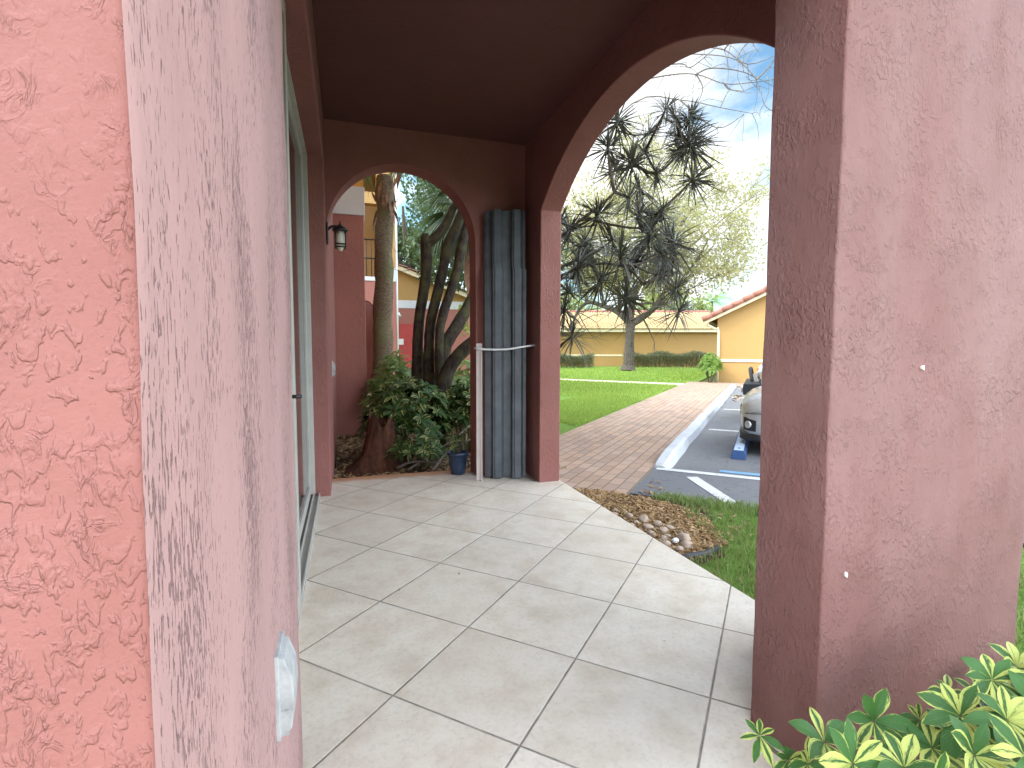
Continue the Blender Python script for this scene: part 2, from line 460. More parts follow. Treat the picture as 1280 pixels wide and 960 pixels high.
M['blade_dry'] = leafmat('dry_grass_blades', [(.09, .19, .03), (.16, .29, .05), (.34, .33, .14)], .3, .5)
M['chips'] = islands('bark_chips', [(.15, .085, .04), (.36, .215, .09), (.50, .34, .17), (.24, .135, .065)], .85)
M['litter'] = islands('dead_leaves', [(.15, .085, .04), (.32, .20, .10), (.46, .33, .19), (.22, .13, .06)], .7)
M['stone'] = islands('river_stone', [(.27, .21, .16), (.44, .33, .24), (.36, .27, .21)], .65, .002, 40)
M['stone_white'] = plain('white_pebble', (.7, .69, .66), .6)
M['steel'] = plain('galvanised_steel', (.085, .095, .11), .5, .35, .3, 9, .0006, 50)
M['bar'] = plain('pale_metal_bar', (.58, .57, .58), .4, .3)
M['batten'] = plain('pale_painted_batten', (.62, .55, .53), .5, var=.1)
M['edging'] = plain('black_edging', (.014, .014, .016), .55)
M['bulb'] = plain('frosted_lamp_glass', (.70, .66, .56), .25, var=.15)
M['terra'] = islands('terracotta_roof', [(.36, .15, .11), (.43, .19, .145), (.33, .14, .11)], .8, .004, 12)
M['buffroof'] = islands('buff_roof_tile', [(.50, .36, .19), (.58, .44, .25), (.54, .37, .19)], .8, .004, 10)
M['palmbark'] = bark('palm_bark', (.075, .052, .033), (.21, .155, .105), (.13, .135, .06), 1.0, .02, True)
M['darkbark'] = bark('dark_bark', (.014, .010, .008), (.065, .05, .04), (.085, .08, .035), 1.6, .014)
M['greybark'] = bark('grey_bark', (.045, .036, .03), (.15, .125, .10), None, 1.0, .03)
M['twig'] = bark('grey_twigs', (.09, .075, .06), (.2, .17, .14), None, 2.0, .004)
M['redwood'] = bark('red_brown_stump', (.025, .009, .006), (.10, .038, .02), None, .8, .02)
M['boot'] = bark('palm_boots', (.13, .06, .04), (.30, .17, .12), None, 1.2, .012)
M['stem'] = plain('green_brown_stem', (.10, .09, .04), .7)
M['varieg'] = variegated('variegated_leaf', (.05, .135, .028), (.44, .48, .12), .24)
M['varieg_mid'] = variegated('mid_variegated_leaf', (.05,.14,.04), (.40,.42,.16), .33, .2)
M['varieg_dark'] = variegated('shrub_leaf', (.045, .10, .024), (.40, .42, .14), .44, .2)
M['shrub_lit'] = leafmat('lit_shrub_leaf', [(.09, .17, .04), (.18, .29, .08), (.32, .42, .14)], .35, .35)
M['dracaena'] = leafmat('dracaena_leaf', [(.032, .037, .030), (.065, .07, .055), (.13, .12, .09)], .12, .42)
M['crown_pale'] = leafmat('pale_tree_leaf', [(.17, .18, .065), (.28, .28, .11), (.36, .33, .16)], .5, .5)
M['crown_far'] = leafmat('sunny_tree_leaf', [(.13, .19, .04), (.22, .28, .07), (.32, .36, .10)], .45, .5)
M['crown_dark'] = leafmat('shade_tree_leaf', [(.018, .04, .014), (.04, .075, .025), (.09, .13, .045)], .3, .4)
M['palm_leaf'] = leafmat('palm_leaf', [(.022, .046, .02), (.045, .08, .035), (.09, .13, .05)], .25, .35)
M['hedge'] = leafmat('hedge_leaf', [(.06, .085, .035), (.12, .14, .06), (.2, .2, .1)], .35, .5)
M['bush'] = leafmat('bright_bush_leaf', [(.10, .19, .03), (.2, .32, .06), (.3, .42, .1)], .4, .45)
# ---- measured positions (metres)
ROS = [ (3.988, 5.884, 4.207), (4.137, 5.593, 3.765), (4.343, 6.054, 3.777), (3.705, 6.617, 4.318), (3.670, 6.154, 3.599), (4.061, 6.470, 3.891), (4.029, 6.135, 3.485), (4.174, 5.543, 3.235), (3.514, 5.956, 3.073), (3.967, 6.112, 2.893), (3.316, 6.432, 2.939), (3.760, 5.840, 2.579), (2.879, 6.012, 2.454), (3.547, 6.440, 2.633), (4.175, 5.912, 2.518), (4.393, 6.245, 2.274), (3.140, 5.999, 1.991), (4.315, 6.477, 2.213), (3.816, 6.507, 1.855), (2.806, 6.204, 1.867), (2.909, 6.340, 1.297), (4.024, 6.485, 2.482), (2.853, 6.489, 1.649), (3.271, 6.619, 2.406), (3.298, 5.758, 2.285), (3.519, 6.542, 3.907), (3.031, 6.723, 2.765), (4.097, 6.637, 3.448), (4.688, 6.553, 2.029), (3.170, 6.739, 2.162) ]
DR_BASE = [ (2.943, 7.025, 0.721) ]
DR_BR = [
  [ (2.832, 6.886, 2.674), (3.022, 6.622, 2.787), (3.139, 6.488, 2.917), (3.400, 6.290, 2.806), (3.755, 6.064, 2.729), (3.967, 6.112, 2.893) ],
  [ (3.139, 6.488, 2.917), (3.323, 6.334, 3.075), (3.491, 6.292, 3.237), (3.670, 6.154, 3.599) ],
  [ (3.491, 6.292, 3.237), (3.514, 5.956, 3.073) ],
  [ (3.400, 6.290, 2.806), (3.547, 6.440, 2.633) ],
  [ (3.755, 6.064, 2.729), (3.994, 5.794, 2.992), (4.174, 5.543, 3.235) ],
  [ (3.755, 6.064, 2.729), (3.760, 5.840, 2.579) ],
  [ (2.785, 6.762, 2.203), (3.066, 6.576, 2.355), (3.286, 6.406, 2.447), (3.547, 6.440, 2.633) ],
  [ (3.066, 6.576, 2.355), (2.879, 6.012, 2.454) ],
  [ (2.821, 6.848, 2.104), (3.323, 6.596, 2.316), (3.804, 6.435, 2.261), (4.014, 6.351, 2.037), (4.315, 6.477, 2.213) ],
  [ (4.014, 6.351, 2.037), (4.393, 6.245, 2.274), (4.175, 5.912, 2.518) ],
  [ (3.323, 6.596, 2.316), (3.140, 5.999, 1.991) ],
  [ (3.804, 6.435, 2.261), (3.816, 6.507, 1.855) ],
  [ (3.804, 6.435, 2.261), (4.024, 6.485, 2.482) ],
  [ (2.776, 6.732, 1.754), (2.853, 6.489, 1.649) ],
  [ (2.778, 6.738, 1.843), (2.806, 6.204, 1.867) ],
  [ (2.823, 6.774, 1.079), (2.909, 6.340, 1.297) ],
  [ (3.670, 6.154, 3.599), (4.029, 6.135, 3.485), (4.343, 6.054, 3.777), (4.137, 5.593, 3.765) ],
  [ (4.061, 6.470, 3.891), (3.988, 5.884, 4.207) ],
  [ (3.670, 6.154, 3.599), (4.061, 6.470, 3.891) ],
  [ (3.491, 6.292, 3.237), (3.519, 6.542, 3.907), (3.705, 6.617, 4.318) ],
  [ (3.022, 6.622, 2.787), (3.316, 6.432, 2.939) ],
  [ (2.832, 6.886, 2.674), (3.031, 6.723, 2.765) ],
  [ (3.323, 6.596, 2.316), (3.271, 6.619, 2.406) ],
  [ (3.804, 6.435, 2.261), (3.298, 5.758, 2.285) ],
  [ (3.755, 6.064, 2.729), (4.097, 6.637, 3.448) ],
  [ (4.315, 6.477, 2.213), (4.688, 6.553, 2.029) ],
  [ (2.821, 6.848, 2.104), (3.170, 6.739, 2.162) ],
]
LT_BR = [
  [ (14.68, 24.65, -0.18, 0.340), (14.74, 24.69, 0.74, 0.270), (14.80, 24.74, 1.61, 0.250), (14.86, 24.79, 2.62, 0.260) ],
  [ (14.86, 24.78, 2.44, 0.200), (15.49, 24.60, 2.84, 0.170), (15.79, 24.01, 3.28, 0.140), (16.05, 23.46, 4.09, 0.120), (16.39, 22.86, 4.61, 0.090), (16.95, 22.21, 5.44, 0.060), (17.63, 22.08, 6.66, 0.040) ],
  [ (15.79, 24.01, 3.28, 0.110), (16.44, 23.30, 3.67, 0.070), (17.01, 22.63, 4.20, 0.050) ],
  [ (14.86, 24.79, 2.53, 0.200), (14.46, 25.49, 3.18, 0.160), (13.98, 26.20, 3.53, 0.130), (13.35, 26.95, 3.80, 0.110), (12.77, 27.10, 3.25, 0.090), (12.45, 27.14, 2.42, 0.050) ],
  [ (13.35, 26.95, 3.80, 0.100), (13.02, 27.68, 5.15, 0.080), (12.42, 27.98, 6.56, 0.050) ],
  [ (14.86, 24.79, 2.62, 0.220), (15.07, 25.01, 3.60, 0.190), (15.68, 25.21, 4.74, 0.150), (16.34, 24.56, 5.99, 0.120), (17.02, 23.91, 7.40, 0.080), (17.75, 23.25, 8.77, 0.050) ],
  [ (15.07, 25.01, 3.60, 0.170), (15.18, 25.93, 5.25, 0.140), (15.18, 26.62, 7.39, 0.100), (15.00, 26.82, 9.47, 0.070), (14.60, 27.09, 11.31, 0.040) ],
  [ (15.68, 25.21, 4.74, 0.130), (16.52, 25.65, 7.29, 0.100), (16.98, 26.20, 9.70, 0.070), (17.75, 26.64, 11.95, 0.040) ],
  [ (13.98, 26.20, 3.53, 0.100), (13.12, 25.55, 5.33, 0.080), (12.51, 25.34, 6.97, 0.050), (11.91, 25.12, 8.46, 0.030) ],
  [ (14.46, 25.49, 3.18, 0.120), (14.09, 24.61, 3.96, 0.090), (13.02, 24.02, 5.51, 0.070), (12.34, 23.82, 7.05, 0.040) ],
  [ (16.34, 24.56, 5.99, 0.100), (18.14, 25.06, 6.48, 0.070), (20.24, 25.02, 8.10, 0.040), (21.35, 24.73, 9.02, 0.025) ],
]
ST_BR = [
  [ (0.963, 6.452, -0.056, 0.100), (0.883, 6.569, 0.467, 0.075), (0.877, 6.645, 0.771, 0.066), (0.884, 6.669, 1.131, 0.060), (0.910, 6.687, 1.492, 0.056), (1.000, 6.699, 2.059, 0.058), (1.018, 6.724, 2.491, 0.066), (0.983, 6.762, 2.568, 0.040) ],
  [ (1.027, 6.719, 2.460, 0.055), (1.137, 6.691, 2.564, 0.055), (1.257, 6.715, 2.710, 0.052), (1.371, 6.748, 2.941, 0.040), (1.507, 6.828, 3.202, 0.030) ],
  [ (1.032, 6.378, -0.046, 0.090), (1.004, 6.484, 0.573, 0.064), (1.005, 6.521, 1.081, 0.056), (1.042, 6.538, 1.487, 0.054), (1.189, 6.535, 2.096, 0.056), (1.273, 6.585, 2.441, 0.055), (1.375, 6.620, 2.657, 0.052), (1.565, 6.701, 3.172, 0.040), (1.666, 6.803, 3.574, 0.030) ],
  [ (1.101, 6.303, -0.037, 0.080), (1.115, 6.351, 0.682, 0.055), (1.113, 6.380, 1.082, 0.050), (1.149, 6.398, 1.481, 0.048), (1.342, 6.379, 2.081, 0.050), (1.426, 6.380, 2.481, 0.050), (1.570, 6.418, 2.914, 0.042), (1.787, 6.443, 3.517, 0.030) ],
  [ (0.925, 6.142, -0.137, 0.090), (1.136, 6.138, 0.744, 0.075), (1.279, 6.059, 1.026, 0.070), (1.527, 5.944, 1.275, 0.060), (1.758, 5.883, 1.466, 0.050) ],
  [ (1.163, 6.447, 0.777, 0.060), (1.219, 6.510, 1.163, 0.070), (1.380, 6.530, 1.431, 0.070), (1.546, 6.601, 1.708, 0.060), (1.770, 6.666, 2.141, 0.050) ],
  [ (1.028, 6.006, -0.107, 0.050), (1.180, 5.880, 0.288, 0.030), (1.374, 5.726, 0.487, 0.022) ],
]
WH = [ (0.869, 0.867, 0.256, 0.050), (0.945, 0.771, 0.296, 0.084), (1.084, 0.769, 0.311, 0.074), (0.928, 0.694, 0.315, 0.075), (1.023, 0.663, 0.307, 0.070), (1.242, 0.699, 0.338, 0.086), (1.162, 0.700, 0.284, 0.061), (1.368, 0.714, 0.383, 0.072), (1.276, 0.637, 0.365, 0.082), (1.154, 0.622, 0.331, 0.086), (1.184, 0.562, 0.371, 0.074), (1.400, 0.751, 0.309, 0.068), (1.329, 0.775, 0.317, 0.053), (1.485, 0.728, 0.379, 0.071), (1.146, 0.776, 0.239, 0.068), (0.946, 0.808, 0.218, 0.060), (0.920, 0.836, 0.210, 0.046), (1.265, 0.791, 0.256, 0.049), (1.406, 0.647, 0.346, 0.095), (1.505, 0.670, 0.383, 0.090), (1.197, 0.554, 0.319, 0.074), (1.027, 0.609, 0.311, 0.074), (0.962, 0.679, 0.268, 0.063), (1.344, 0.562, 0.355, 0.086), (1.357, 0.709, 0.266, 0.072), (1.289, 0.730, 0.248, 0.072) ]
TWIGS = [
  [ (3.60, 8.78, 4.66), (4.48, 8.36, 5.71), (4.91, 8.03, 5.95), (5.25, 7.71, 6.04), (5.69, 7.35, 5.95), (6.04, 7.01, 5.75), (6.27, 6.81, 5.38), (6.30, 6.66, 4.95), (6.42, 6.62, 4.85) ],
  [ (4.48, 8.36, 5.71), (5.24, 7.80, 5.76), (5.63, 7.46, 5.68), (5.93, 7.13, 5.42), (6.28, 6.91, 5.39), (6.59, 6.71, 5.40) ],
  [ (5.63, 7.46, 5.68), (5.81, 7.30, 5.73), (6.24, 7.05, 5.61), (6.67, 6.78, 5.30) ],
  [ (4.91, 8.03, 5.95), (5.44, 7.64, 5.91), (5.53, 7.50, 5.79), (5.69, 7.35, 5.90), (5.88, 7.20, 6.07) ],
  [ (5.25, 7.71, 6.04), (5.64, 7.49, 6.12), (6.01, 7.26, 6.03), (6.30, 7.04, 5.74), (6.68, 6.81, 5.84) ],
  [ (5.93, 7.13, 5.42), (6.01, 7.10, 5.33), (6.16, 6.94, 5.25) ],
  [ (3.59, 8.74, 4.08), (4.82, 8.12, 5.38), (5.43, 7.60, 5.30), (5.93, 7.21, 5.08), (6.35, 6.96, 4.94) ],
  [ (5.43, 7.60, 5.30), (5.86, 7.21, 4.75), (6.22, 7.00, 4.93) ],
  [ (6.27, 6.81, 5.38), (6.45, 6.76, 5.57), (6.61, 6.62, 5.83) ],
  [ (6.04, 7.01, 5.75), (6.15, 7.00, 5.94), (6.29, 6.96, 6.07) ],
  [ (6.01, 7.26, 6.03), (6.06, 7.14, 6.10), (6.31, 7.06, 6.16) ],
  [ (5.63, 7.46, 5.68), (5.73, 7.41, 5.45), (5.64, 7.42, 5.19) ],
  [ (4.48, 8.36, 5.71), (4.84, 8.17, 6.07), (5.05, 8.01, 6.29), (5.52, 7.77, 6.51) ],
]
CAMR = ((0.95115, -0.30871, 0.00187), (-0.01946, -0.066, -0.99763), (0.3081, 0.94886, -0.06878))
SKY_S = .15; CLOUD = 10.5; CLOUD_OFF = (.3, .1, .2); SUN_E = .5; SUN_A = 18; EXPO = 2.19; FRONT = .235
# ------------------------------------------------------------------ setting
U = np.array([.7002, .7140]); V = np.array([.7140, -.7002]); K0 = np.array([3.02, 4.52])
KROT = math.atan2(U[1], U[0])
def K(s, t):                        # along the kerb / out into the car park
    p = K0 + s*U + t*V; return (float(p[0]), float(p[1]))

sheet('ground', [(-400,-400),(400,-400),(400,400),(-400,400)], -.135, M['earth'])
sheet('lawn', [K(-1.6,-1.52), K(12.9,-1.52), (12.5,16.0), (22.6,26.2), (22.9,28.4), (17.4,34.0), (3.0,36.0), (2.3,18.0), (2.2,6.2)], -.098, M['lawn'])
sheet('front_lawn', [(1.70,-6), (9,-6), K(-1.35,6.5), K(-1.1,.62), (2.1,2.4), (1.70,2.32)], -.094, M['lawn'])
sheet('planting_bed', [(-.12,4.56),(2.15,4.56),(2.3,18),(-.12,20)], -.088, M['bed'])
sheet('mulch_bed', [(1.70,4.1),(2.2,3.72),K(-1.1,.2),K(-1.12,.62),(2.1,2.4),(1.70,2.3)], -.09, M['bed'])
sheet('car_park', [K(-1.05,-.02), K(-1.05,14), K(60,14), K(60,2.5), K(12.6,2.5), K(12.6,-.02)], -.104, M['asphalt'])
# the brick walk: an object turned along the kerb so its courses follow it
mb = MB(); L0 = -1.35
mb.box((L0,.0,-.14),(12.9,1.55,-.078))
wk = mb.build('walkway', M['paver']); wk.location = (K0[0], K0[1], 0); wk.rotation_euler = (0,0,KROT); tag(wk, kind='structure')
mb = MB(); mb.box((12.9,-3.4,-.14),(14.6,1.55,-.08)); 
w2 = mb.build('cross_path', M['paver']); w2.location = (K0[0], K0[1], 0); w2.rotation_euler = (0,0,KROT); tag(w2, kind='structure')
# pale concrete strip across the lawn
sheet('concrete_path', [(5.2,21.9),K(12.4,-1.5),K(13.4,-1.5),(5.2,23.0)], -.084, M['cream'])
# kerb, rounded nose at the near end
prof = [(-.005,-.14),(-.005,-.018),(.015,.0),(.10,.0),(.135,-.02),(.165,-.105),(.165,-.14)]
mb = MB(); b0 = 0
ss = [0.0,.03,.1,.25,.5]+[x for x in np.linspace(1,12.6,25)]
for i, s_ in enumerate(ss):
    dz = {0:-.075,1:-.05,2:-.03,3:-.012}.get(i,0); sh = {0:.04,1:.02}.get(i,0)
    for (t,z) in prof:
        wob = .006*math.sin(s_*3.1)+.004*math.sin(s_*7.7)
        mb.v.append((s_, -(t*(1-sh*4)+wob), max(-.14, z+dz) if z > -.1 else z))
n = len(prof)
for i in range(len(ss)-1):
    for k in range(n-1):
        mb.face((i*n+k,(i+1)*n+k,(i+1)*n+k+1,i*n+k+1))
mb.face(range(n)); mb.face([(len(ss)-1)*n+k for k in range(n)][::-1])
kb = mb.build('kerb', M['kerb'], recalc=True); kb.location = (K0[0], K0[1], 0); kb.rotation_euler = (0,0,KROT); tag(kb, kind='structure')

def strip(name, a, b, w, mat):
    a, b = np.array(a), np.array(b); d = nrm(np.append(b-a, 0))[:2]; p = np.array([-d[1], d[0]])*w/2
    return sheet(name, [tuple(a-p), tuple(b-p), tuple(b+p), tuple(a+p)], -.0995, mat)
strip('parking_line', K(-.03,.03), K(-.03,5.4), .105, M['line'])
strip('blue_parking_line', K(.14,.62), K(.14,5.4), .09, M['blue_line'])
strip('hatch_line', K(-.24,.40), (2.75,2.73), .11, M['line'])
for k in (1,2,3,4):
    strip('parking_line', K(2.95*k,.25), K(2.95*k,5.4), .1, M['line'])

# ------------------------------------------------------------------ the apartment building
AB = thing('apartment_building', 'rose stuccoed apartment building whose tiled arched patio fills the foreground', 'building')
mb = MB()
mb.prism([(-1.2,.392),(-.13,.392),(-.13,1.40),(-1.2,1.40)], 2, -.14, 3.0)
mb.m = [1 if i == 1 else 0 for i in range(len(mb.f))]
def roughen(o, cuts, amp, sc_):
    """hand-floated plaster: no dead-straight faces or arrises"""
    bm = bmesh.new(); bm.from_mesh(o.data)
    bmesh.ops.subdivide_edges(bm, edges=bm.edges[:], cuts=cuts, use_grid_fill=True)
    for v in bm.verts:
        q = v.co*sc_
        v.co += Vector((mnoise.noise(q), mnoise.noise(q+Vector((31,7,3))), 0))*amp + Vector((mnoise.noise(q*4), mnoise.noise(q*4+Vector((5,9,2))), 0))*amp*.35
    for f in bm.faces: f.smooth = True
    bm.to_mesh(o.data); bm.free()
    return o
pier = mb.build('pier', [M['salmon'], M['dragged']], AB, bevel=.005, seg=3)
pier.modifiers[0].material = 0; roughen(pier, 36, .0035, 4.0)
pier['label'] = 'salmon stucco pier with pale weathered side'
mb = MB()
mb.box((-1.2,1.4,2.53),(-.13,4.08,3.0)); mb.box((-1.2,4.08,-.14),(-.13,7.4,3.0)); mb.box((-1.2,1.4,-.14),(-.5,4.08,2.53))
mb.build('wall', [M['stucco']], AB, bevel=.006)
def arc_pts(c, zc, r, a0, a1, n=40):
    return [(c+r*math.cos(a0+(a1-a0)*i/n), zc+r*math.sin(a0+(a1-a0)*i/n)) for i in range(n+1)]
# right-hand wall with the wide segmental arch (polygon in Y,Z)
cy, apex, rr = 2.78, 2.685, 1.83
zc = apex-rr
yf, yn = 3.965, 1.50
af = math.acos((yf-cy)/rr); an = math.acos((yn-cy)/rr)
arc = arc_pts(cy, zc, rr, af, an, 48)
poly = [(4.57,-.14),(4.57,3.0),(1.18,3.0),(1.18,-.14),(yn,-.14)] + arc[::-1] + [(yf,-.14)]
def arch_wall(poly, axis, a, b, mat, nm):
    mb = MB(); mb.prism(poly, axis, a, b)
    o = mb.build(nm, mat, AB, recalc=True)
    bm = bmesh.new(); bm.from_mesh(o.data); bmesh.ops.triangulate(bm, faces=[f for f in bm.faces if len(f.verts) > 4]); bm.to_mesh(o.data); bm.free()
    bv = o.modifiers.new('Bevel', 'BEVEL'); bv.width = .009; bv.segments = 3; bv.limit_method = 'ANGLE'; bv.angle_limit = R(50)
    return o
arch_wall(poly, 0, 1.53, 1.715, M['stucco'], 'arch_wall')
# end wall with the round-headed arch (polygon in X,Z)
c0, z0, r0 = .475, 2.02, .605
arc2 = arc_pts(c0, z0, r0, 0, math.pi, 48)
poly2 = [(1.53,-.14),(1.53,3.0),(-.13,3.0)] + [(-.13,z0)] + arc2[::-1][1:] + [(1.08,-.14)]
arch_wall(poly2, 1, 4.35, 4.57, M['stucco'], 'arch_wall')
mb = MB(); mb.box((1.142,.958,-.14),(1.935,1.18,3.0))
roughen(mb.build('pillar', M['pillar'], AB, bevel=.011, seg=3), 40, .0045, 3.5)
for (x_, z_, s_) in ((1.215,.545,.008),(1.455,1.075,.006)):
    mb = MB(); n_ = 7; ang = [2*math.pi*k/n_ for k in range(n_)]
    pp = [(x_+s_*random.uniform(.5,1)*math.cos(a_), z_+s_*random.uniform(.7,1.5)*math.sin(a_)) for a_ in ang]
    mb.prism(pp, 1, .9505, .9595); mb.build('paint_chip', M['batten'], AB, recalc=True)
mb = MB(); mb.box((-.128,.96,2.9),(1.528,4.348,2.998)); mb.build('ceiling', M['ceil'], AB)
mb = MB(); mb.box((-.128,.962,2.12),(1.128,1.15,2.898)); mb.build('shade_beam', M['stucco'], AB)  # unseen beam, dropped low to keep light off ceiling and far wall
mb = MB()
mb.box((-9,.37,3.003),(-.13,7.4,6.2)); mb.box((-.13,.962,3.003),(1.90,4.56,6.2))
mb.box((-9,.38,-.14),(-1.205,7.39,3.0))
mb.build('upper_storey', M['yellow'], AB)
mb = MB()
mb.prism([(-9.6,6.2),(2.4,6.2),(-3.6,8.2)], 1, -.2, 7.9); mb.build('roof', M['terra'], AB)
# patio slab
fl = sheet('patio_floor', [(-.5,-3),(1.06,-3),(1.06,.955),(1.725,.955),(1.725,4.62),(-.5,4.62)], 0, M['tile'])
mb = MB(); mb.prism([(-.49,-2.99),(1.05,-2.99),(1.05,.96),(1.715,.96),(1.715,4.61),(-.49,4.61)], 2, -.15, -.004)
tag(mb.build('patio_slab', M['stucco']), kind='structure')

# sliding door
mb = MB()
mb.box((-.31,1.41,.0),(-.20,4.075,.012)); mb.box((-.215,1.41,.012),(-.205,4.075,.034)); mb.box((-.255,1.41,.012),(-.245,4.075,.034))
mb.box((-.31,1.41,2.521),(-.24,4.075,2.529)); mb.box((-.30,1.405,.034),(-.205,1.45,2.52)); mb.box((-.31,4.03,.034),(-.238,4.075,2.52))
SD = mb.build('sliding_door', M['alu'], AB, bevel=.002)
def panel(y0, y1, x, pane_mat):
    f = MB()
    f.box((x-.022,y0,.036),(x+.006,y0+.065,2.52)); f.box((x-.022,y1-.065,.036),(x+.006,y1,2.52))
    f.box((x-.022,y0+.065,.036),(x+.006,y1-.065,.11)); f.box((x-.022,y0+.065,2.45),(x+.006,y1-.065,2.52))
    o = f.build('door_panel', M['alu'], AB, bevel=.003); o.parent = SD
    g_ = MB(); g_.box((x-.012,y0+.066,.111),(x-.006,y1-.066,2.449)); p = g_.build('pane', pane_mat, AB); p.parent = SD
panel(1.46, 2.36, -.212, M['pane_pale']); panel(2.30, 4.025, -.272, M['pane'])
for y, z in ((1.47,2.36),(1.56,2.2),(1.42,1.0)):
    h = MB(); h.tube([(-.135,y,z),(-.11,y,z)], .005, 8); o = h.build('anchor_bolt', M['black'], AB)

# wall lantern by the far arch
def lantern(loc):
    t = thing('wall_lantern', 'small black carriage lantern on the wall left of the far arch', 'lantern', loc)
    b = MB(); b.box((0,-.03,-.075),(.016,.03,.095)); b.build('backplate', M['black'], t, bevel=.006)
    b = MB(); b.tube([(.01,0,.04),(.04,0,.065),(.08,0,.07),(.105,0,.055)], [.011,.01,.01,.012], 8); b.build('arm', M['black'], t)
    b = MB(); b.lathe([(.004,.115),(.008,.085),(.03,.075),(.058,.05),(.062,.035),(.05,.03)], (.105,0,0), 16); b.build('cap', M['black'], t)
    b = MB()
    for k in range(4):
        a = math.pi/4+k*math.pi/2; x, y = .105+.054*math.cos(a), .054*math.sin(a)
        b.tube([(x,y,.034),(x,y,-.098)], .006, 6)
    for z in (-.07,-.093):
        ring = [(.105+.054*math.cos(math.pi/4+k*math.pi/2), .054*math.sin(math.pi/4+k*math.pi/2), z) for k in range(5)]
        b.tube(ring, .0055, 6, smooth=1)
    b.build('cage', M['black'], t)
    b = MB(); b.lathe([(.028,.03),(.036,.0),(.037,-.06),(.030,-.09),(.014,-.118),(.003,-.125)], (.105,0,0), 20); b.build('glass_shade', M['bulb'], t)
lantern((-.128,4.36,2.02))

def outlet(loc, label):
    prof = [(0,-.066),(.014,-.066),(.024,-.058),(.029,-.01),(.027,.035),(.014,.072),(0,.078)]
    t = thing('outlet_cover', label, 'outlet cover', loc)
    b = MB(); b.prism(prof, 1, -.04, .04); b.build('hood', M['grimy'], t, bevel=.002, recalc=True)
    b = MB(); b.box((-.004,-.046,-.074),(.006,.046,.082)); b.build('base_plate', M['grimy'], t, bevel=.002)
    b = MB(); b.box((.006,-.0425,-.066),(.02,-.0405,-.02)); b.build('hinge', M['grimy'], t)
outlet((-.128,.985,.505), 'white outlet cover low on the pale weathered pier, nearest the camera')
outlet((-.128,5.3,.92), 'small white outlet cover on the wall beyond the far arch')

# corner: nested corrugated storm shutters, batten and bar
def shutter(h, w0, z0, loc, rz, label, nrib=2, lean=0.0):
    b = MB(); pts = []; pitch = w0/nrib; dep = .055
    for k in range(nrib):
        x = -w0/2+k*pitch
        pts += [(x,0),(x+pitch*.30,0),(x+pitch*.42,dep),(x+pitch*.58+pitch*.16,dep),(x+pitch*.86,0)]
    pts += [(w0/2,0)]
    n = len(pts); nz = 3
    for off in (0,.0016):
        for i in range(nz):
            z = z0+(h-z0)*i/(nz-1)
            for x, y in pts: b.v.append((x, -y+off+lean*(z/h), z))
    m = n*nz
    for i in range(nz-1):
        for k in range(n-1):
            a = i*n+k; b.face((a,a+1,a+n+1,a+n)); b.face((m+a,m+a+n,m+a+n+1,m+a+1))
    for k in range(n-1):
        b.face((k,m+k,m+k+1,k+1)); a=(nz-1)*n+k; b.face((a,a+1,m+a+1,m+a))
    for i in range(nz-1):
        b.face((i*n,i*n+n,m+i*n+n,m+i*n)); e=i*n+n-1; b.face((e,m+e,m+e+n,e+n))
    o = b.build('storm_shutter', M['steel'], None); o.location = loc; o.rotation_euler = (0,0,rz)
    return tag(o, label, 'storm shutter', 'corrugated storm shutters stacked in the patio corner')
RZ = R(-17)
dv = np.array([math.sin(R(17)), math.cos(R(17))])
for k, (h, off, sx, z0, lab) in enumerate([
        (1.80,.0,.012,.018,'shorter corrugated grey storm shutter, frontmost of the stack in the patio corner'),
        (1.80,.016,-.006,.004,'short corrugated storm shutter tucked directly behind the frontmost one'),
        (2.29,.034,.004,.012,'tall corrugated storm shutter, the foremost of those that overtop the front pair'),
        (2.285,.052,-.012,.02,'tall corrugated storm shutter at the back of the stack against the corner')]):
    c = np.array([1.30,4.195]) + dv*off
    shutter(h, .335, z0, (c[0]+sx, c[1], 0), RZ, lab)
b = MB(); b.box((-.026,0,0),(.022,.006,1.165)); b.box((.016,-.022,0),(.022,0,1.165))
o = b.build('batten', M['batten'], None, bevel=.0015); o.location = (1.066,4.17,.002); o.rotation_euler = (0,0,RZ)
tag(o, 'pale upright angle batten standing left of the grey shutters', 'batten')
b = MB(); b.tube([(1.02,4.165,1.128),(1.10,4.13,1.118),(1.28,4.10,1.118),(1.42,4.085,1.14),(1.528,4.085,1.155)], [.009]*5, 8)
o = b.build('retaining_bar', M['bar'], None); tag(o, 'thin pale metal bar holding the corrugated shutters in the corner', 'bar')

# flower pot on the far threshold
def leaf(mb, p, d, up, L, W, nl=3, nw=2, fold=.18, droop=.25, m=0, shape=.85):
    d = nrm(d); s = np.cross(d, up); 
    if np.linalg.norm(s) < 1e-4: s = np.cross(d, [1,0,0.2])
    s = nrm(s); u = np.cross(s, d); base = len(mb.v)
    for i in range(nl+1):
        t = i/nl; w = W*.5*(math.sin(math.pi*min(1, .05+t*.95)**shape)*.97+.03)
        c = np.asarray(p) + d*L*t + np.array([0,0,-1])*L*droop*t*t
        for k in range(nw+1):
            x = k/nw-.5
            mb.v.append(tuple(c + s*w*2*x + u*abs(x)*2*w*fold))
    uvs = lambda i, k: (k/nw, i/nl)
    for i in range(nl):
        for k in range(nw):
            a = base+i*(nw+1)+k
            mb.face((a,a+1,a+nw+2,a+nw+1), m, [uvs(i,k),uvs(i,k+1),uvs(i+1,k+1),uvs(i+1,k)], True)
def rdir():
    v = rng.normal(size=3); return v/np.linalg.norm(v)
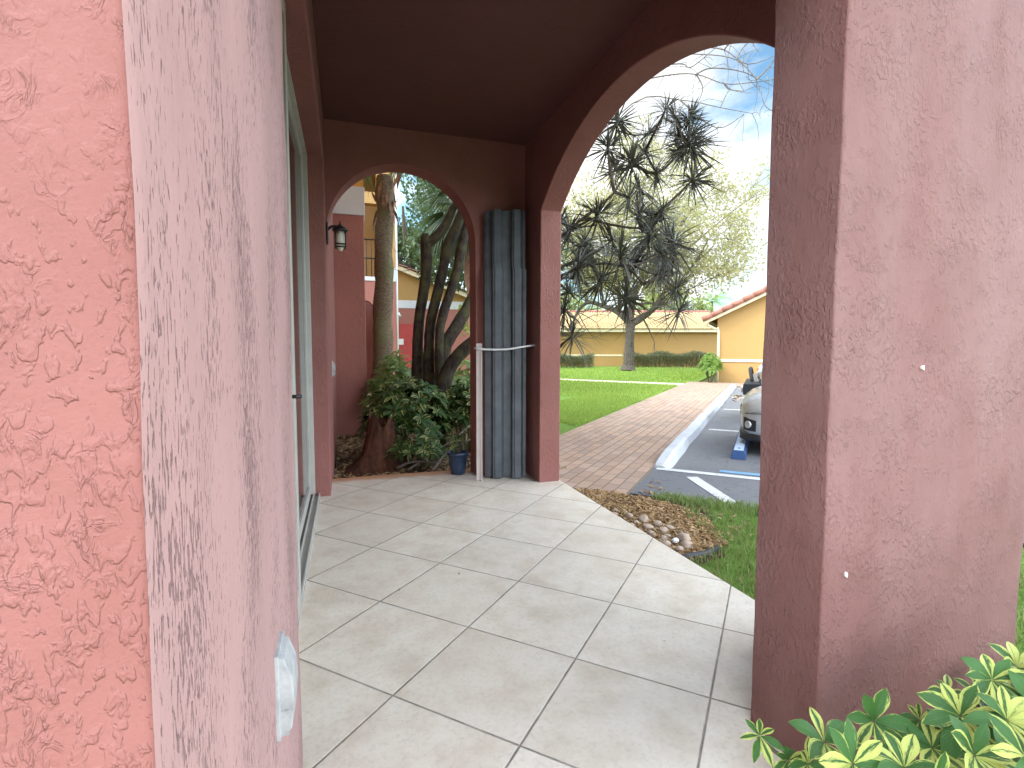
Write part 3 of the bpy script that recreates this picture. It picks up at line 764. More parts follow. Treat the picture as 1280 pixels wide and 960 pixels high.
def whorl(mb, c, axis, L, n=8, open_=1.1, nl=3, nw=2, droop=.25, wr=.36, m=0, shape=1.25):
    axis = nrm(axis); a0 = random.uniform(0, 6.28)
    u = nrm(np.cross(axis, [.3,.2,1] if abs(axis[2]) < .9 else [1,.1,0])); w = np.cross(axis, u)
    for k in range(n):
        a = a0+2*math.pi*k/n+random.uniform(-.12,.12); o_ = open_+random.uniform(-.2,.2)
        d = (u*math.cos(a)+w*math.sin(a))*math.sin(o_)+axis*math.cos(o_)
        l = L*random.uniform(.75,1.08)
        st = np.asarray(c)+d*L*.03
        leaf(mb, st, d, axis, l, l*wr*random.uniform(.85,1.15), nl, nw, .15, droop*random.uniform(.5,1.4), m, shape)

FP = thing('flower_pot', 'small navy blue glazed pot with a leafy plant on the far threshold', 'flower pot', (.94,4.47,.0))
b = MB(); b.lathe([(.058,.0),(.062,.004),(.078,.09),(.086,.17),(.094,.172),(.096,.2),(.088,.203),(.084,.19),(.08,.17)], (0,0,0), 28); b.build('pot', M['pot'], FP)
b = MB(); b.lathe([(.001,.176),(.04,.178),(.079,.172)], (0,0,0), 20); b.build('soil', M['soil'], FP)
b = MB()
for k in range(13):
    a = random.uniform(0,6.28); r = random.uniform(.02,.12)
    tip = (r*math.cos(a), r*math.sin(a), .22+random.uniform(.02,.15))
    b.tube([(r*.2*math.cos(a), r*.2*math.sin(a), .17), tip], .003, 5, m=1)
    whorl(b, tip, (math.cos(a)*.4, math.sin(a)*.4, 1), .065, 6, 1.2, 2, 2)
b.build('foliage', [M['varieg_dark'], M['stem']], FP)
# ------------------------------------------------------------------ neighbouring buildings
def gable_tiles(mb, a, b, depth, nrow, ncol, amp=.04, th=.05):
    """barrel-tiled slope: a, b eave ends; depth = vector from eave to ridge"""
    a, b, depth = map(lambda v: np.array(v, float), (a, b, depth))
    ex = b-a; up = nrm(np.cross(ex, depth)); up = up if up[2] > 0 else -up
    seg = 6; nx = ncol*seg
    for r in range(nrow):
        t0, t1 = r/nrow, (r+1.06)/nrow; base = len(mb.v)
        for t, lift in ((t0, th), (t1, .005)):
            for i in range(nx+1):
                x = i/nx; w = abs(math.sin(math.pi*ncol*x))
                mb.v.append(tuple(a+ex*x+depth*t+up*(lift+amp*w)))
        for i in range(nx):
            mb.face((base+i, base+i+1, base+nx+2+i, base+nx+1+i), 0, None, True)
        base2 = len(mb.v)
        for i in range(nx+1):
            x = i/nx; mb.v.append(tuple(a+ex*x+depth*t0+up*-.03))
        for i in range(nx):
            mb.face((base2+i, base2+i+1, base+i+1, base+i), 0)

# wing beyond the far arch (rust, white, yellow)
W1 = thing('apartment_wing', 'rust and yellow two-storey wing with white band just beyond the far arch', 'building', (0,0,0))
b = MB(); b.box((-6,7.4,-.14),(.27,9.6,2.93)); b.build('lower_wall', M['rust'], W1, bevel=.008)
b = MB(); b.box((-6,7.385,2.93),(.285,9.6,3.31)); b.build('band', M['band'], W1, bevel=.006)
b = MB(); b.box((-6,7.4,3.31),(.27,9.6,6.2)); b.build('upper_wall', M['yellow'], W1)
b = MB(); b.box((-6.4,7.2,6.2),(.7,10,6.32)); b.build('roof', M['terra'], W1)
# yellow block behind with balconies and an arched entry (wall pieces round the opening)
W2 = thing('apartment_block', 'yellow and rust two-storey block with balcony recess behind the palm trunk', 'building', (0,0,0))
b = MB()
ax0, ax1 = .30, .78; zc2 = 2.05
arc = [( (ax0+ax1)/2+.24*math.cos(t), zc2+.36*math.sin(t)) for t in np.linspace(0, math.pi, 17)]
poly = [(ax1,-.14),(1.33,-.14),(1.33,2.94),(-5,2.94),(-5,-.14),(ax0,-.14)]+arc[::-1]
b.prism(poly, 1, 14.4, 14.7)
o = b.build('lower_wall', M['rust'], W2, recalc=True)
bm = bmesh.new(); bm.from_mesh(o.data); bmesh.ops.triangulate(bm, faces=[f for f in bm.faces if len(f.verts) > 4]); bm.to_mesh(o.data); bm.free()
b = MB(); b.box((-5,15.6,-.14),(1.32,20,2.94)); b.box((1.1,14.7,-.14),(1.32,15.6,2.94)); b.build('inner_wall', M['rust'], W2)
b = MB(); b.box((.86,14.38,2.94),(1.345,14.72,3.30)); b.box((-5,14.38,2.94),(.86,14.6,3.05)); b.build('band', M['band'], W2, bevel=.006)
b = MB(); b.box((.86,14.4,3.30),(1.33,14.7,6.3)); b.box((-5,14.4,4.98),(.86,14.7,5.28)); b.box((-5,14.4,5.98),(.86,14.7,6.3)); b.box((1.1,14.7,2.94),(1.33,20,6.3)); b.box((-5,15.9,2.94),(1.1,16.1,6.3)); b.build('upper_wall', M['gold'], W2)
b = MB()
for z in (3.55,4.05): b.tube([(-5,14.5,z),(.86,14.5,z)], .02, 6)
for x in np.arange(-1.5,.86,.13): b.tube([(x,14.5,3.05),(x,14.5,4.05)], .012, 6)
b.build('balcony_rail', M['black'], W2)
b = MB(); b.tube([(1.365,14.46,-.1),(1.365,14.46,6.1)], .035, 8); b.build('downspout', M['white'], W2)
b = MB(); b.box((-5.3,14.1,6.3),(1.7,20.3,6.45)); b.build('roof', M['terra'], W2)
# little gabled house with the red door
W3 = thing('gabled_house', 'yellow and rust gabled house with a bright red door seen through the trunks', 'building', (0,0,0))
b = MB(); b.box((-3,21.5,-.14),(5.2,28,2.78)); b.build('lower_wall', M['rust'], W3)
b = MB(); b.box((-3,21.48,2.78),(5.22,28,3.10)); b.build('band', M['band'], W3)
b = MB(); b.prism([(-3,3.10),(5.2,3.10),(5.2,3.25),(1.0,4.78),(-3,3.3)], 1, 21.5, 28); b.build('upper_wall', M['gold'], W3, recalc=True)
b = MB(); b.prism([(.6,4.82),(5.7,3.0),(5.7,3.18),(.6,5.0)], 1, 21.28, 21.40); b.prism([(.6,4.82),(-3.6,3.1),(-3.6,3.28),(.6,5.0)], 1, 21.28, 21.40); b.build('fascia', M['cream'], W3, recalc=True)
b = MB(); gable_tiles(b, (5.75,21.2,3.17), (5.75,28,3.17), (-5.15,0,1.84), 14, 24); gable_tiles(b, (-3.7,21.2,3.25), (-3.7,28,3.25), (4.3,0,1.76), 12, 24); b.build('roof', M['terra'], W3)
b = MB(); b.box((2.02,21.44,.0),(2.62,21.5,2.13)); b.box((2.62,21.455,.0),(2.66,21.5,2.17)); b.box((1.98,21.455,.0),(2.02,21.5,2.17)); dr = b.build('door', M['reddoor'], W3)
b = MB(); b.box((2.05,21.43,1.28),(2.27,21.438,1.52)); n_ = b.build('notice', M['white'], dr)
n_.matrix_parent_inverse = Matrix.Identity(4)
b = MB(); b.box((2.0,21.36,2.5),(2.12,21.48,2.6)); b.tube([(2.06,21.4,2.55),(2.14,21.3,2.44)], [.04,.06], 8); b.build('flood_lamp', M['white'], W3)

# right: long low garage block, turned square to the walk's end
th = math.atan2(-.308, .951)
G1 = thing('garage_block', 'long low yellow garage block with buff tiled roof behind the lawn tree', 'building', (24.6,29.9,0), th)
b = MB(); b.box((-24,0,-.14),(1.0,7,2.30)); b.build('wall', M['gold'], G1)
b = MB(); b.box((-24,-.03,.62),(1.0,0,.74)); b.build('band', M['cream'], G1)
b = MB(); b.box((-24.3,-.5,2.30),(1.0,-.38,2.52)); b.box((-24.3,-.38,2.30),(1.0,0,2.36)); b.build('fascia', M['cream'], G1)
b = MB(); gable_tiles(b, (-24.3,-.55,2.50), (1.0,-.55,2.50), (0,4.2,1.42), 13, 96, .045, .05); gable_tiles(b, (-24.3,8.0,2.50), (1.0,8.0,2.50), (0,-4.35,1.42), 10, 60, .045, .05); b.build('roof', M['buffroof'], G1)
b = MB(); b.tube([(-24.3,3.65,3.99),(1.0,3.65,3.99)], .11, 8); b.build('ridge_cap', M['terra'], G1)
# gable end beside the car park
G2 = thing('garage_gable', 'yellow garage with pink tiled gable edge at the end of the walk', 'building', (13.05,15.68,0), -math.radians(44.4))
sl = math.tan(R(26))
b = MB(); xe, xr = 0.0, 4.6
b.prism([(xe,-.14),(2*xr,-.14),(2*xr,2.26),(xr,2.26+xr*sl),(xe,2.26)], 1, 0, 9); b.build('wall', M['gold'], G2, recalc=True)
b = MB(); b.box((-.02,-.03,.66),(2*xr,0,.76)); b.build('band', M['cream'], G2)
def slope(x0, x1, z0, z1, y0, y1, lo, hi):
    mb.prism([(x0,z0+lo),(x1,z1+lo),(x1,z1+hi),(x0,z0+hi)], 1, y0, y1)
mb = MB(); slope(-.42, xr, 2.26-.42*sl, 2.26+xr*sl, -.30, -.22, -.02, .17); slope(2*xr+.42, xr, 2.26-.42*sl, 2.26+xr*sl, -.30, -.22, -.02, .17); mb.box((-.42,-.22,2.0),(-.34,9,2.2))
mb.build('fascia', M['cream'], G2, recalc=True)
b = MB(); gable_tiles(b, (-.5,-.36,2.26-.5*sl+.19), (-.5,9,2.26-.5*sl+.19), (xr+.5,0,(xr+.5)*sl), 15, 36); gable_tiles(b, (2*xr+.5,-.36,2.26-.5*sl+.19), (2*xr+.5,9,2.26-.5*sl+.19), (-xr-.5,0,(xr+.5)*sl), 15, 36)
for k in range(15):
    x = -.5+k*(xr+.5)/15; z = 2.26+x*sl+.19
    b.tube([(x,-.33,z+.0),(x+(xr+.5)/15*1.1,-.33,z+(xr+.5)/15*1.1*sl-.01)], [.10,.085], 10)
b.build('roof', M['terra'], G2)
b = MB(); b.tube([(-.36,-.16,2.16),(-.30,-.14,2.0),(-.06,-.08,1.86),(.05,-.06,1.72),(.05,-.06,-.1)], .045, 8); b.build('downspout', M['cream'], G2)
# ------------------------------------------------------------------ trees and plants
def canopy(mb, clumps, n, size, m=0, asp=.5, droop=.2, flat=.6):
    """many leaf-sized faces round a list of (centre, radius) clumps"""
    w = np.array([c[1]**2 for c in clumps]); w = w/w.sum()
    ids = rng.choice(len(clumps), n, p=w)
    for i in ids:
        c, r = clumps[i]
        p = np.array(c)+rdir()*r*rng.random()**.45*np.array([1,1,flat])
        d = rdir(); d[2] -= droop; d = nrm(d)
        L = size*rng.uniform(.6,1.3); s = nrm(np.cross(d, rdir()))*L*asp*.5
        u = nrm(np.cross(s, d))*L*.08
        mb.add([p, p+d*L*.5+s+u, p+d*L, p+d*L*.5-s+u], [(0,1,2,3)], m)

def limbs(mb, branches, n=8, smooth=3, m=0, jit=.06):
    for br in branches:
        mb.tube([p[:3] for p in br], [p[3] for p in br], n, m, True, smooth, jit)

# lawn tree: spreading limbs, thin pale foliage
T = thing('lawn_tree', 'spreading tree with a forked grey trunk and thin pale foliage on the far lawn', 'tree', (0,0,0))
b = MB(); limbs(b, LT_BR, 9, 4)
b.tube([(14.62,24.6,-.2),(14.66,24.65,-.02),(14.68,24.66,.25)], [.55,.42,.33], 12)
tips = []
for br in LT_BR[1:]:
    for p in br[1:]:
        P_ = np.array(p[:3])
        for k in range(5):
            d = nrm(rdir()+np.array([.15,0,.55])); L = random.uniform(.8,2.2)
            q = P_+d*L; q2 = q+nrm(d+rdir()*.6)*L*.7
            b.tube([P_, q, q2], [max(.015,p[3]*.35), .018, .008], 5, 0, False, 2)
            tips += [q, q2]
            for j in range(2):
                q3 = q+nrm(d+rdir()*.9)*random.uniform(.5,1.3); b.tube([q, q3], [.012,.006], 4, 0, False, 1); tips.append(q3)
b.build('trunk', M['greybark'], T)
cl = [(t, random.uniform(.45,.95)) for t in tips if t[2] > 4.1]
right = np.array([.951,-.308,0]); cc = np.array([15.9,24.5,7.2])
for k in range(150):
    v = rdir(); v = v*rng.random()**.35
    p = cc+right*v[0]*5.4+np.array([.308,.951,0])*v[1]*4.5+np.array([0,0,1])*v[2]*4.6
    if p[2] > 4.4: cl.append((p, random.uniform(.4,.9)))
b = MB(); canopy(b, cl, 30000, .19, 0, .45, .25, .8)
b.build('crown', M['crown_pale'], T)

# dracaena: crooked grey stems, each ending in a spiky rosette
D = thing('dracaena_tree', 'many-branched dracaena with dark spiky leaf rosettes beside the wide arch', 'tree', (2.62,6.95,-.09))
off = np.array([2.62,6.95,-.09])
b = MB()
def shift(pts): return [tuple(np.array(p[:3])-off) for p in pts]
for bs_ in [[(2.62,6.95,-.12),(2.58,6.93,.6),(2.65,6.9,1.2),(2.72,6.84,1.78),(2.80,6.83,2.2),(2.83,6.886,2.674)],
            [(2.55,7.05,-.12),(2.50,7.0,.9),(2.62,6.9,1.7),(2.785,6.762,2.203)], [(2.68,6.85,-.12),(2.75,6.8,.5),(2.82,6.77,1.08)],
            [(2.58,6.93,.6),(2.7,6.78,1.3),(2.776,6.732,1.754)],[(2.65,6.9,1.2),(2.74,6.8,1.7),(2.82,6.85,2.10)]]:
    b.tube(shift(bs_), list(np.linspace(.065,.035,len(bs_))), 8, 0, True, 3, .06)
for br in DR_BR:
    b.tube(shift(br), list(np.linspace(.024,.013,len(br))), 7, 0, True, 3, .05)
MB_stems = b
extra = []
for k in range(16):
    c = np.array(ROS[k*7 % len(ROS)]); q = c+rdir()*np.array([.55,.5,.42]); q[1] = max(q[1], 5.5)
    b2 = [c+np.array([0,0,-.12]), (c+q)/2+np.array([0,0,-.10]), q]; extra.append((tuple(q), b2))
protos = []
for k in range(5):
    b = MB()
    for j in range(68):
        el = random.uniform(-.75, 1.35); az = random.uniform(0, 6.28); L = random.uniform(.28,.50)
        d = np.array([math.cos(el)*math.cos(az), math.cos(el)*math.sin(az), math.sin(el)])
        leaf(b, d*.015+np.array([0,0,random.uniform(-.09,.05)]), d, [0,0,1], L, .023, 4, 2, .35, random.uniform(.1,.42))
    b.tube([(0,0,-.16),(0,0,.03)], [.018,.02], 6)
    protos.append(b)
b = MB_stems
for q, b2 in extra: b.tube(shift(b2), [.012,.012,.011], 6, 0, True, 3, .05)
b.build('stems', M['greybark'], D)
pm = []
for i, r in enumerate(ROS+[e[0] for e in extra]):
    if i < 5:
        o = protos[i].build('leaf_rosette', M['dracaena'], D); pm.append(o)
    else:
        o = pm[i % 5].copy(); COL.objects.link(o); o.parent = D
    o.location = Vector(np.array(r)-off); s_ = random.uniform(.70,1.0); o.scale = (s_,s_,s_)
    o.rotation_euler = (random.uniform(-.7,.7), random.uniform(-.7,.7), random.uniform(0,6.28))

# slender, nearly bare tree behind the dracaena: long drooping twigs
B = thing('bare_tree', 'slender nearly bare tree arching long thin twigs across the sky', 'tree', (0,0,0))
b = MB(); b.tube([(3.35,8.75,-.15),(3.3,8.7,1.8),(3.28,8.68,3.4),(TWIGS[0][0][0],TWIGS[0][0][1],TWIGS[0][0][2])], [.09,.075,.055,.03], 8, 0, True, 3, .05)
b.tube([(3.28,8.68,3.3),TWIGS[6][0]], [.03,.02], 6)
tw = []
for t_ in TWIGS:
    b.tube(t_, list(np.linspace(.014,.0045,len(t_))), 5, 0, False, 4)
    for p in t_[1:]:
        for k in range(2):
            d = nrm(rdir()+np.array([.4,-.2,.1])); L = random.uniform(.15,.5); q = np.array(p)+d*L*.5; q2 = q+nrm(d+rdir()*.5+np.array([0,0,-.3]))*L*.5
            b.tube([p, q, q2], [.005,.004,.0025], 4, 0, False, 2); tw.append(q2)
b.build('trunk', M['twig'], B)
b = MB(); canopy(b, [(t, .1) for t in tw], 160, .035, 0, .45)
b.build('foliage', M['crown_pale'], B)

# far crowns behind the roofs
def far_tree(name, label, base, h, r, n, size, mat, group=None, seed=0):
    t = thing(name, label, 'tree', base, 0, group)
    b = MB(); b.tube([(0,0,-.2),(.1,0,h*.35),(0,.1,h*.7)], [r*.09,r*.07,r*.03], 8, 0, True, 3, .06)
    for k in range(7):
        a = k*.9; b.tube([(0,0,h*(.35+.04*k)),(r*.35*math.cos(a),r*.35*math.sin(a),h*.6),(r*.6*math.cos(a),r*.6*math.sin(a),h*.75)], [r*.04,r*.03,r*.012], 6, 0, False, 2)
    b.build('trunk', M['greybark'], t)
    cl = []
    for k in range(26):
        v = rdir()*rng.random()**.4; cl.append(((v[0]*r*.85, v[1]*r*.85, h*.68+v[2]*h*.3), r*random.uniform(.16,.34)))
    b = MB(); canopy(b, cl, n, size, 0, .5, .2, .75); b.build('crown', mat, t)
    return t
far_tree('leafy_tree', 'sunny rounded tree showing above the buff roof right of the lawn tree', (27.0,41,-.13), 7.6, 3.8, 3800, .3, M['crown_far'])
far_tree('leafy_tree', 'sunny tree showing low above the buff roof left of the lawn tree trunk', (20.0,44,-.13), 7.0, 3.4, 3000, .3, M['crown_far'])
far_tree('leafy_tree', 'yellow-green tree between the rounded tree and the small palm behind the roof', (31.0,42,-.13), 7.0, 2.6, 2500, .3, M['crown_far'])
# shade trees behind the gabled house
far_tree('shade_tree', 'tall dark green tree behind the gabled house with the red door', (3.6,30.5,-.13), 11.5, 5.0, 9000, .30, M['crown_dark'])
far_tree('shade_tree', 'dark spreading tree filling the gaps between the leaning trunks', (4.9,17.5,-.13), 7.2, 2.9, 7000, .2, M['crown_dark'])
far_tree('leafy_tree', 'yellow-green sapling glowing low between the leaning trunks', (4.3,13.2,-.1), 3.4, 1.5, 3200, .14, M['crown_far'])

# palms
def fan_frond(mb, p, d, L, n=40, droop=.55, spread=2.2, m=0, stalk=.5, ms=1):
    p = np.array(p, float); d = nrm(d); s = nrm(np.cross(d, [0,0,1])); u = np.cross(s, d)
    mid = p+d*L*stalk*.5+np.array([0,0,.04]); c = p+d*L*stalk+np.array([0,0,-.05])
    mb.tube([p, mid, c], [.018,.015,.011], 5, ms, False, 3)
    for k in range(n):
        a = spread*(k/(n-1)-.5); dd = nrm(d*math.cos(a)+s*math.sin(a)+u*.12*math.cos(2*a))
        l = L*(.75+.25*math.cos(a))*random.uniform(.85,1.05)
        leaf(mb, c, dd, u, l, .024*L+.008, 4, 2, .3, random.uniform(.7,1.3)*droop, m)
def palm(name, label, base, h, r0, r1, lean, nf, L, boots=0, group=None, barkm='palmbark', el=(-.5,1.2)):
    t = thing(name, label, 'palm tree', base, 0, group)
    b = MB(); k = 14
    pts = [(lean[0]*(i/k)**1.3+.012*math.sin(i*1.7), lean[1]*(i/k)**1.3+.01*math.cos(i*2.1), -.15+(h+.15)*i/k) for i in range(k+1)]
    b.tube(pts, [r0+(r1-r0)*i/k+(.012 if i % 2 else 0)*r0/.15 for i in range(k+1)], 14, 0, True, 3, .045)
    b.build('trunk', M[barkm], t)
    top = np.array(pts[-1])
    if boots:
        b = MB()
        for k in range(boots):
            a = k*2.4; z = random.uniform(-.75,.1); rr_ = r1*1.0
            q = top+np.array([rr_*math.cos(a), rr_*math.sin(a), z])
            leaf(b, q, (math.cos(a)*.45, math.sin(a)*.45, -1 if k % 3 else .8), [math.cos(a),math.sin(a),0], random.uniform(.18,.4), .07, 3, 2, .3, .1)
        b.build('frond_bases', M['boot'], t)
    b = MB()
    for k in range(nf):
        a = k*2.399+random.uniform(-.2,.2); e = el[0]+(el[1]-el[0])*(k+.5)/nf
        fan_frond(b, top+np.array([0,0,.1]), (math.cos(a)*math.cos(e), math.sin(a)*math.cos(e), math.sin(e)), L*random.uniform(.85,1.1))
    b.build('fronds', [M['palm_leaf'], M['stem']], t)
    return t
palm('cabbage_palm', 'straight mossy grey palm trunk in front of the yellow block', (.56,8.78,-.1), 4.05, .17, .13, (.12,.1), 12, .95, 20, None, 'palmbark', (.35,1.3))
palm('cabbage_palm', 'dark fan palm with hanging fronds above the gabled house', (2.72,10.4,-.1), 4.15, .15, .13, (-.33,.2), 24, .88, 26, None, 'boot', (-1.25,1.2))
palm('cabbage_palm', 'shaggy fan palm behind the leaning trunks', (3.75,13.9,-.1), 5.7, .16, .14, (-.5,.1), 24, 1.1, 20, None, 'boot', (-1.2,1.2))
def feather_palm(label, base, h, L, n=13):
    t = thing('feather_palm', label, 'palm tree', base)
    b = MB(); b.tube([(0,0,-.15),(.1,0,h*.5),(0,0,h)], [.2,.16,.13], 8, 0, True, 3); b.build('trunk', M['palmbark'], t)
    b = MB()
    for k in range(n):
        a = k*2.399; e = random.uniform(.05,1.2); d = np.array([math.cos(a)*math.cos(e), math.sin(a)*math.cos(e), math.sin(e)]); s = nrm(np.cross(d,[0,0,1]))
        for j in range(22):
            u_ = (j+2)/24; p = np.array([0,0,h])+d*L*u_+np.array([0,0,-1])*L*.55*u_*u_
            for sg in (-1,1): leaf(b, p, s*sg+d*.6, [0,0,1], L*.34*(1-.6*abs(u_-.4)), .07, 2, 1, 0, .5)
    b.build('fronds', M['bush'], t)
feather_palm('yellow-green feather palm rising behind the roof beside the gable', (34.6,42.5,-.13), 6.0, 2.4)
feather_palm('smaller feather palm nearly hidden behind the pink gable edge', (35.8,38.5,-.13), 5.0, 2.0, 11)

# the leaning multi-stemmed tree
S_ = thing('multi_stemmed_tree', 'old dark tree with several leaning stems rising from the shrubs', 'tree', (0,0,0))
b = MB(); limbs(b, [[(*p[:3], p[3]*1.18) for p in q_] for q_ in ST_BR], 12, 4, 0, .07)
b.build('trunk', M['darkbark'], S_)
b = MB(); cl = [((1.5+.35*random.uniform(-1,1)*2, 6.7+random.uniform(-.8,.8), 3.6+random.uniform(-.3,.9)), .45) for k in range(14)]
for k in range(10):
    c = cl[k][0]; b.tube([ST_BR[(1,2,3)[k % 3]][-1][:3], tuple(np.array(c)*.7+np.array(ST_BR[(1,2,3)[k % 3]][-1][:3])*.3), c], [.028,.018,.01], 6, 1, False, 2)
canopy(b, cl, 1500, .13, 0, .4)
b.build('crown', [M['crown_dark'], M['darkbark']], S_)
# loose twine between palm and tree
b = MB()
p1 = np.array([.74,8.72,2.45]); p2 = np.array([1.0,6.75,2.28])
for dz in (0,.36):
    pts = [p1*(1-t)+p2*t+np.array([0,0,dz*(1-t)-.10*math.sin(math.pi*t)]) for t in np.linspace(0,1,9)]
    b.tube(pts, .004, 4, 0, False, 1)
tag(b.build('twine', M['twig']), 'two thin strands of twine strung from palm trunk to leaning tree', 'twine')

# stump
b = MB()
st_prof = [(.34,0),(.24,.08),(.165,.2),(.14,.36),(.125,.52)]
ns = 20; vs = []
for r, z in st_prof:
    for k in range(ns):
        a = 2*math.pi*k/ns; fl_ = 1+.42*max(0,math.cos(3*a+.4))*(1-z/.6)**2; 
        vs.append((r*fl_*math.cos(a)+.10*z, r*fl_*math.sin(a)*.8, z+(.06*math.sin(5*a)+.05*math.sin(2*a+1) if z > .5 else 0)+.01*math.sin(7*a)*z))
fs = [(i*ns+k, i*ns+(k+1)%ns, (i+1)*ns+(k+1)%ns, (i+1)*ns+k) for i in range(4) for k in range(ns)]
b.add(vs, fs, 0, True); b.face([4*ns+k for k in range(ns)])
o = b.build('tree_stump', M['redwood']); o.location = (.28,5.28,-.10); tag(o, 'flared red-brown tree stump at the edge of the leaf litter', 'stump')

def shrub(name, label, c, rad, n, L, mat, nl=3, nw=2, stems=14, nleaf=7, wr=.36, group=None):
    t = thing(name, label, 'shrub', (c[0],c[1],-.09), 0, group)
    b = MB(); tops = []
    for k in range(n):
        v = rdir(); v[2] = abs(v[2])*1.0-.12; v = v*rng.random()**.33
        tops.append((v[0]*rad[0], v[1]*rad[1], max(.06, rad[2]*(.42+v[2]*.55)), v))
    for x, y, z, v in tops:
        whorl(b, (x,y,z), (v[0]*.8,v[1]*.8,.75), L*random.uniform(.75,1.2), nleaf, 1.15, nl, nw, .3, wr)
    b.build('foliage', mat, t)
    b = MB()
    for k in range(stems):
        x, y, z, v = tops[k*len(tops)//stems]
        b.tube([(x*.15,y*.15,-.05),(x*.55,y*.55,z*.5),(x,y,z)], [.016,.012,.006], 6, 0, False, 3)
    b.build('stems', M['stem'], t)
    return t
shrub('umbrella_shrub', 'dense dark umbrella shrub in front of the leaning trunks', (.66,5.72), (.50,.46,.98), 300, .135, M['varieg_dark'])
shrub('umbrella_shrub', 'sunlit yellow-green shrub behind the palm trunk and the dark shrub', (.75,7.3), (.55,.5,1.28), 230, .13, M['shrub_lit'])
shrub('umbrella_shrub', 'low sparse shrub with bare stems between pot and trunks', (1.28,5.75), (.40,.4,.95), 110, .15, M['varieg_dark'])
shrub('umbrella_shrub', 'straggly shrub with small leaves low over the leaf litter by the stump', (.72,5.2), (.35,.28,.42), 60, .10, M['varieg_dark'], stems=10)
shrub('umbrella_shrub', 'bright leafy shrub low right of the leaning trunks', (1.9,7.4), (.6,.5,1.2), 120, .16, M['shrub_lit'])
b = MB()
for pts in ([(.55,4.95,-.05),(.8,5.1,.06),(1.0,5.1,.18),(1.25,5.2,.34)], [(.75,4.8,-.06),(.95,5.0,.10),(1.2,5.05,.2)], [(.45,5.05,-.05),(.62,5.0,.02),(.9,4.9,.0)]):
    b.tube(pts, list(np.linspace(.016,.008,len(pts))), 6, 0, True, 3, .08)
tag(b.build('fallen_branches', M['twig']), 'bare grey branches lying across the leaf litter behind the pot', 'branches')

# hedges and bush by the garages
def hedge(label, a, bb, w, h, n, name='clipped_hedge'):
    a, bb = np.array(a), np.array(bb); d = bb-a; L = np.linalg.norm(d); d = d/L; p = np.array([-d[1],d[0]])
    t = thing(name, label, 'hedge', (0,0,0))
    b = MB()
    for k in range(n):
        q = a+d*rng.random()*L+p*rng.uniform(-.5,.5)*w; z = -.1+h*rng.random()**.7*(1+.12*math.sin(q[0]*3))
        dd = rdir(); dd[2] = abs(dd[2]); l = rng.uniform(.10,.2)
        leaf(b, (q[0],q[1],z), dd, rdir(), l, l*.5, 1, 1, 0, 0)
    b.build('foliage', M['hedge'], t)
    b = MB()
    for k in range(int(L/.35)):
        q = a+d*(k+.5)*.35; b.tube([(q[0],q[1],-.15),(q[0]+.05,q[1],h*.8)], [.02,.012], 5)
    b.build('stems', M['stem'], t)
hedge('long brownish clipped hedge along the garage wall right of the lawn tree', (17.1,29.2), (22.4,27.5), .7, .95, 15000)
hedge('short clipped hedge against the garage wall left of the lawn tree', (12.4,30.7), (15.2,29.8), .7, .8, 7000)
shrub('rounded_bush', 'bright green rounded bush at the garage corner by the downspout', (12.6,15.45), (.42,.42,1.2), 520, .11, M['bush'], 2, 1, 8, 6)

# foreground variegated shrub, bottom right
F_ = thing('variegated_shrub', 'low cream-and-green variegated umbrella shrub at the foot of the near pillar', 'shrub', (1.45,.62,-.12))
off = np.array([1.45,.62,-.12])
b = MB(); bs_ = MB()
for i, (x, y, z, r) in enumerate(WH):
    if y > .93: y = .93
    p = np.array([x,y,z])-off
    ax = nrm(np.array([-.25*random.random()-.05, -.75, .75])+rdir()*.3)
    whorl(b, p, ax, r*1.16, random.choice((7,8,8,9)), 1.2, 6, 4, .28, .36)
    g0 = np.array([min(max(x+random.uniform(.0,.25), 1.14), 1.9), min(y-random.uniform(.05,.2), .8), -.14])-off
    bs_.tube([g0, (g0+p)/2+np.array([0,-.02,.06]), p-ax*.02], [.007,.006,.004], 6, 0, False, 4)
for k in range(46):
    x = random.uniform(1.08,2.15); y = random.uniform(.35,.9); z = random.uniform(-.05,.16+.12*(x-1.05))
    p = np.array([x,y,z])-off
    whorl(b, p, nrm(np.array([0,-.4,.8])+rdir()*.5), random.uniform(.06,.095), 7, 1.2, 5, 4, .3, .38, 1)
b.build('foliage', [M['varieg'], M['varieg_mid']], F_); bs_.build('stems', M['stem'], F_)
# ------------------------------------------------------------------ ground cover (stuff)
def inside(p, poly):
    x, y = p; r = False; j = len(poly)-1
    for i in range(len(poly)):
        xi, yi = poly[i]; xj, yj = poly[j]
        if (yi > y) != (yj > y) and x < (xj-xi)*(y-yi)/(yj-yi)+xi: r = not r
        j = i
    return r
def scatter(poly, n):
    P_ = np.array(poly); lo, hi = P_.min(0), P_.max(0); out = []
    while len(out) < n:
        q = lo+rng.random(2)*(hi-lo)
        if inside(q, poly): out.append(q)
    return out
def blades(mb, pts, z, h, w):
    for x, y in pts:
        a = random.uniform(0,6.28); l = h*random.uniform(.5,1.25); lx, ly = random.uniform(-.6,.6)*l, random.uniform(-.6,.6)*l
        dx, dy = math.cos(a)*w, math.sin(a)*w
        mb.add([(x-dx,y-dy,z),(x+dx,y+dy,z),(x+lx*.45+dx*.7,y+ly*.45+dy*.7,z+l*.6),(x+lx*.45-dx*.7,y+ly*.45-dy*.7,z+l*.6),(x+lx,y+ly,z+l)], [(0,1,2,3),(3,2,4)], 0)
b = MB()
blades(b, scatter([K(2.2,-1.6),K(7,-1.6),(6.6,12.5),(3.2,9.6)], 16000), -.098, .07, .005)
blades(b, scatter([K(7,-1.6),K(12.3,-1.6),(6.5,20),(4.6,13)], 12000), -.098, .08, .009)
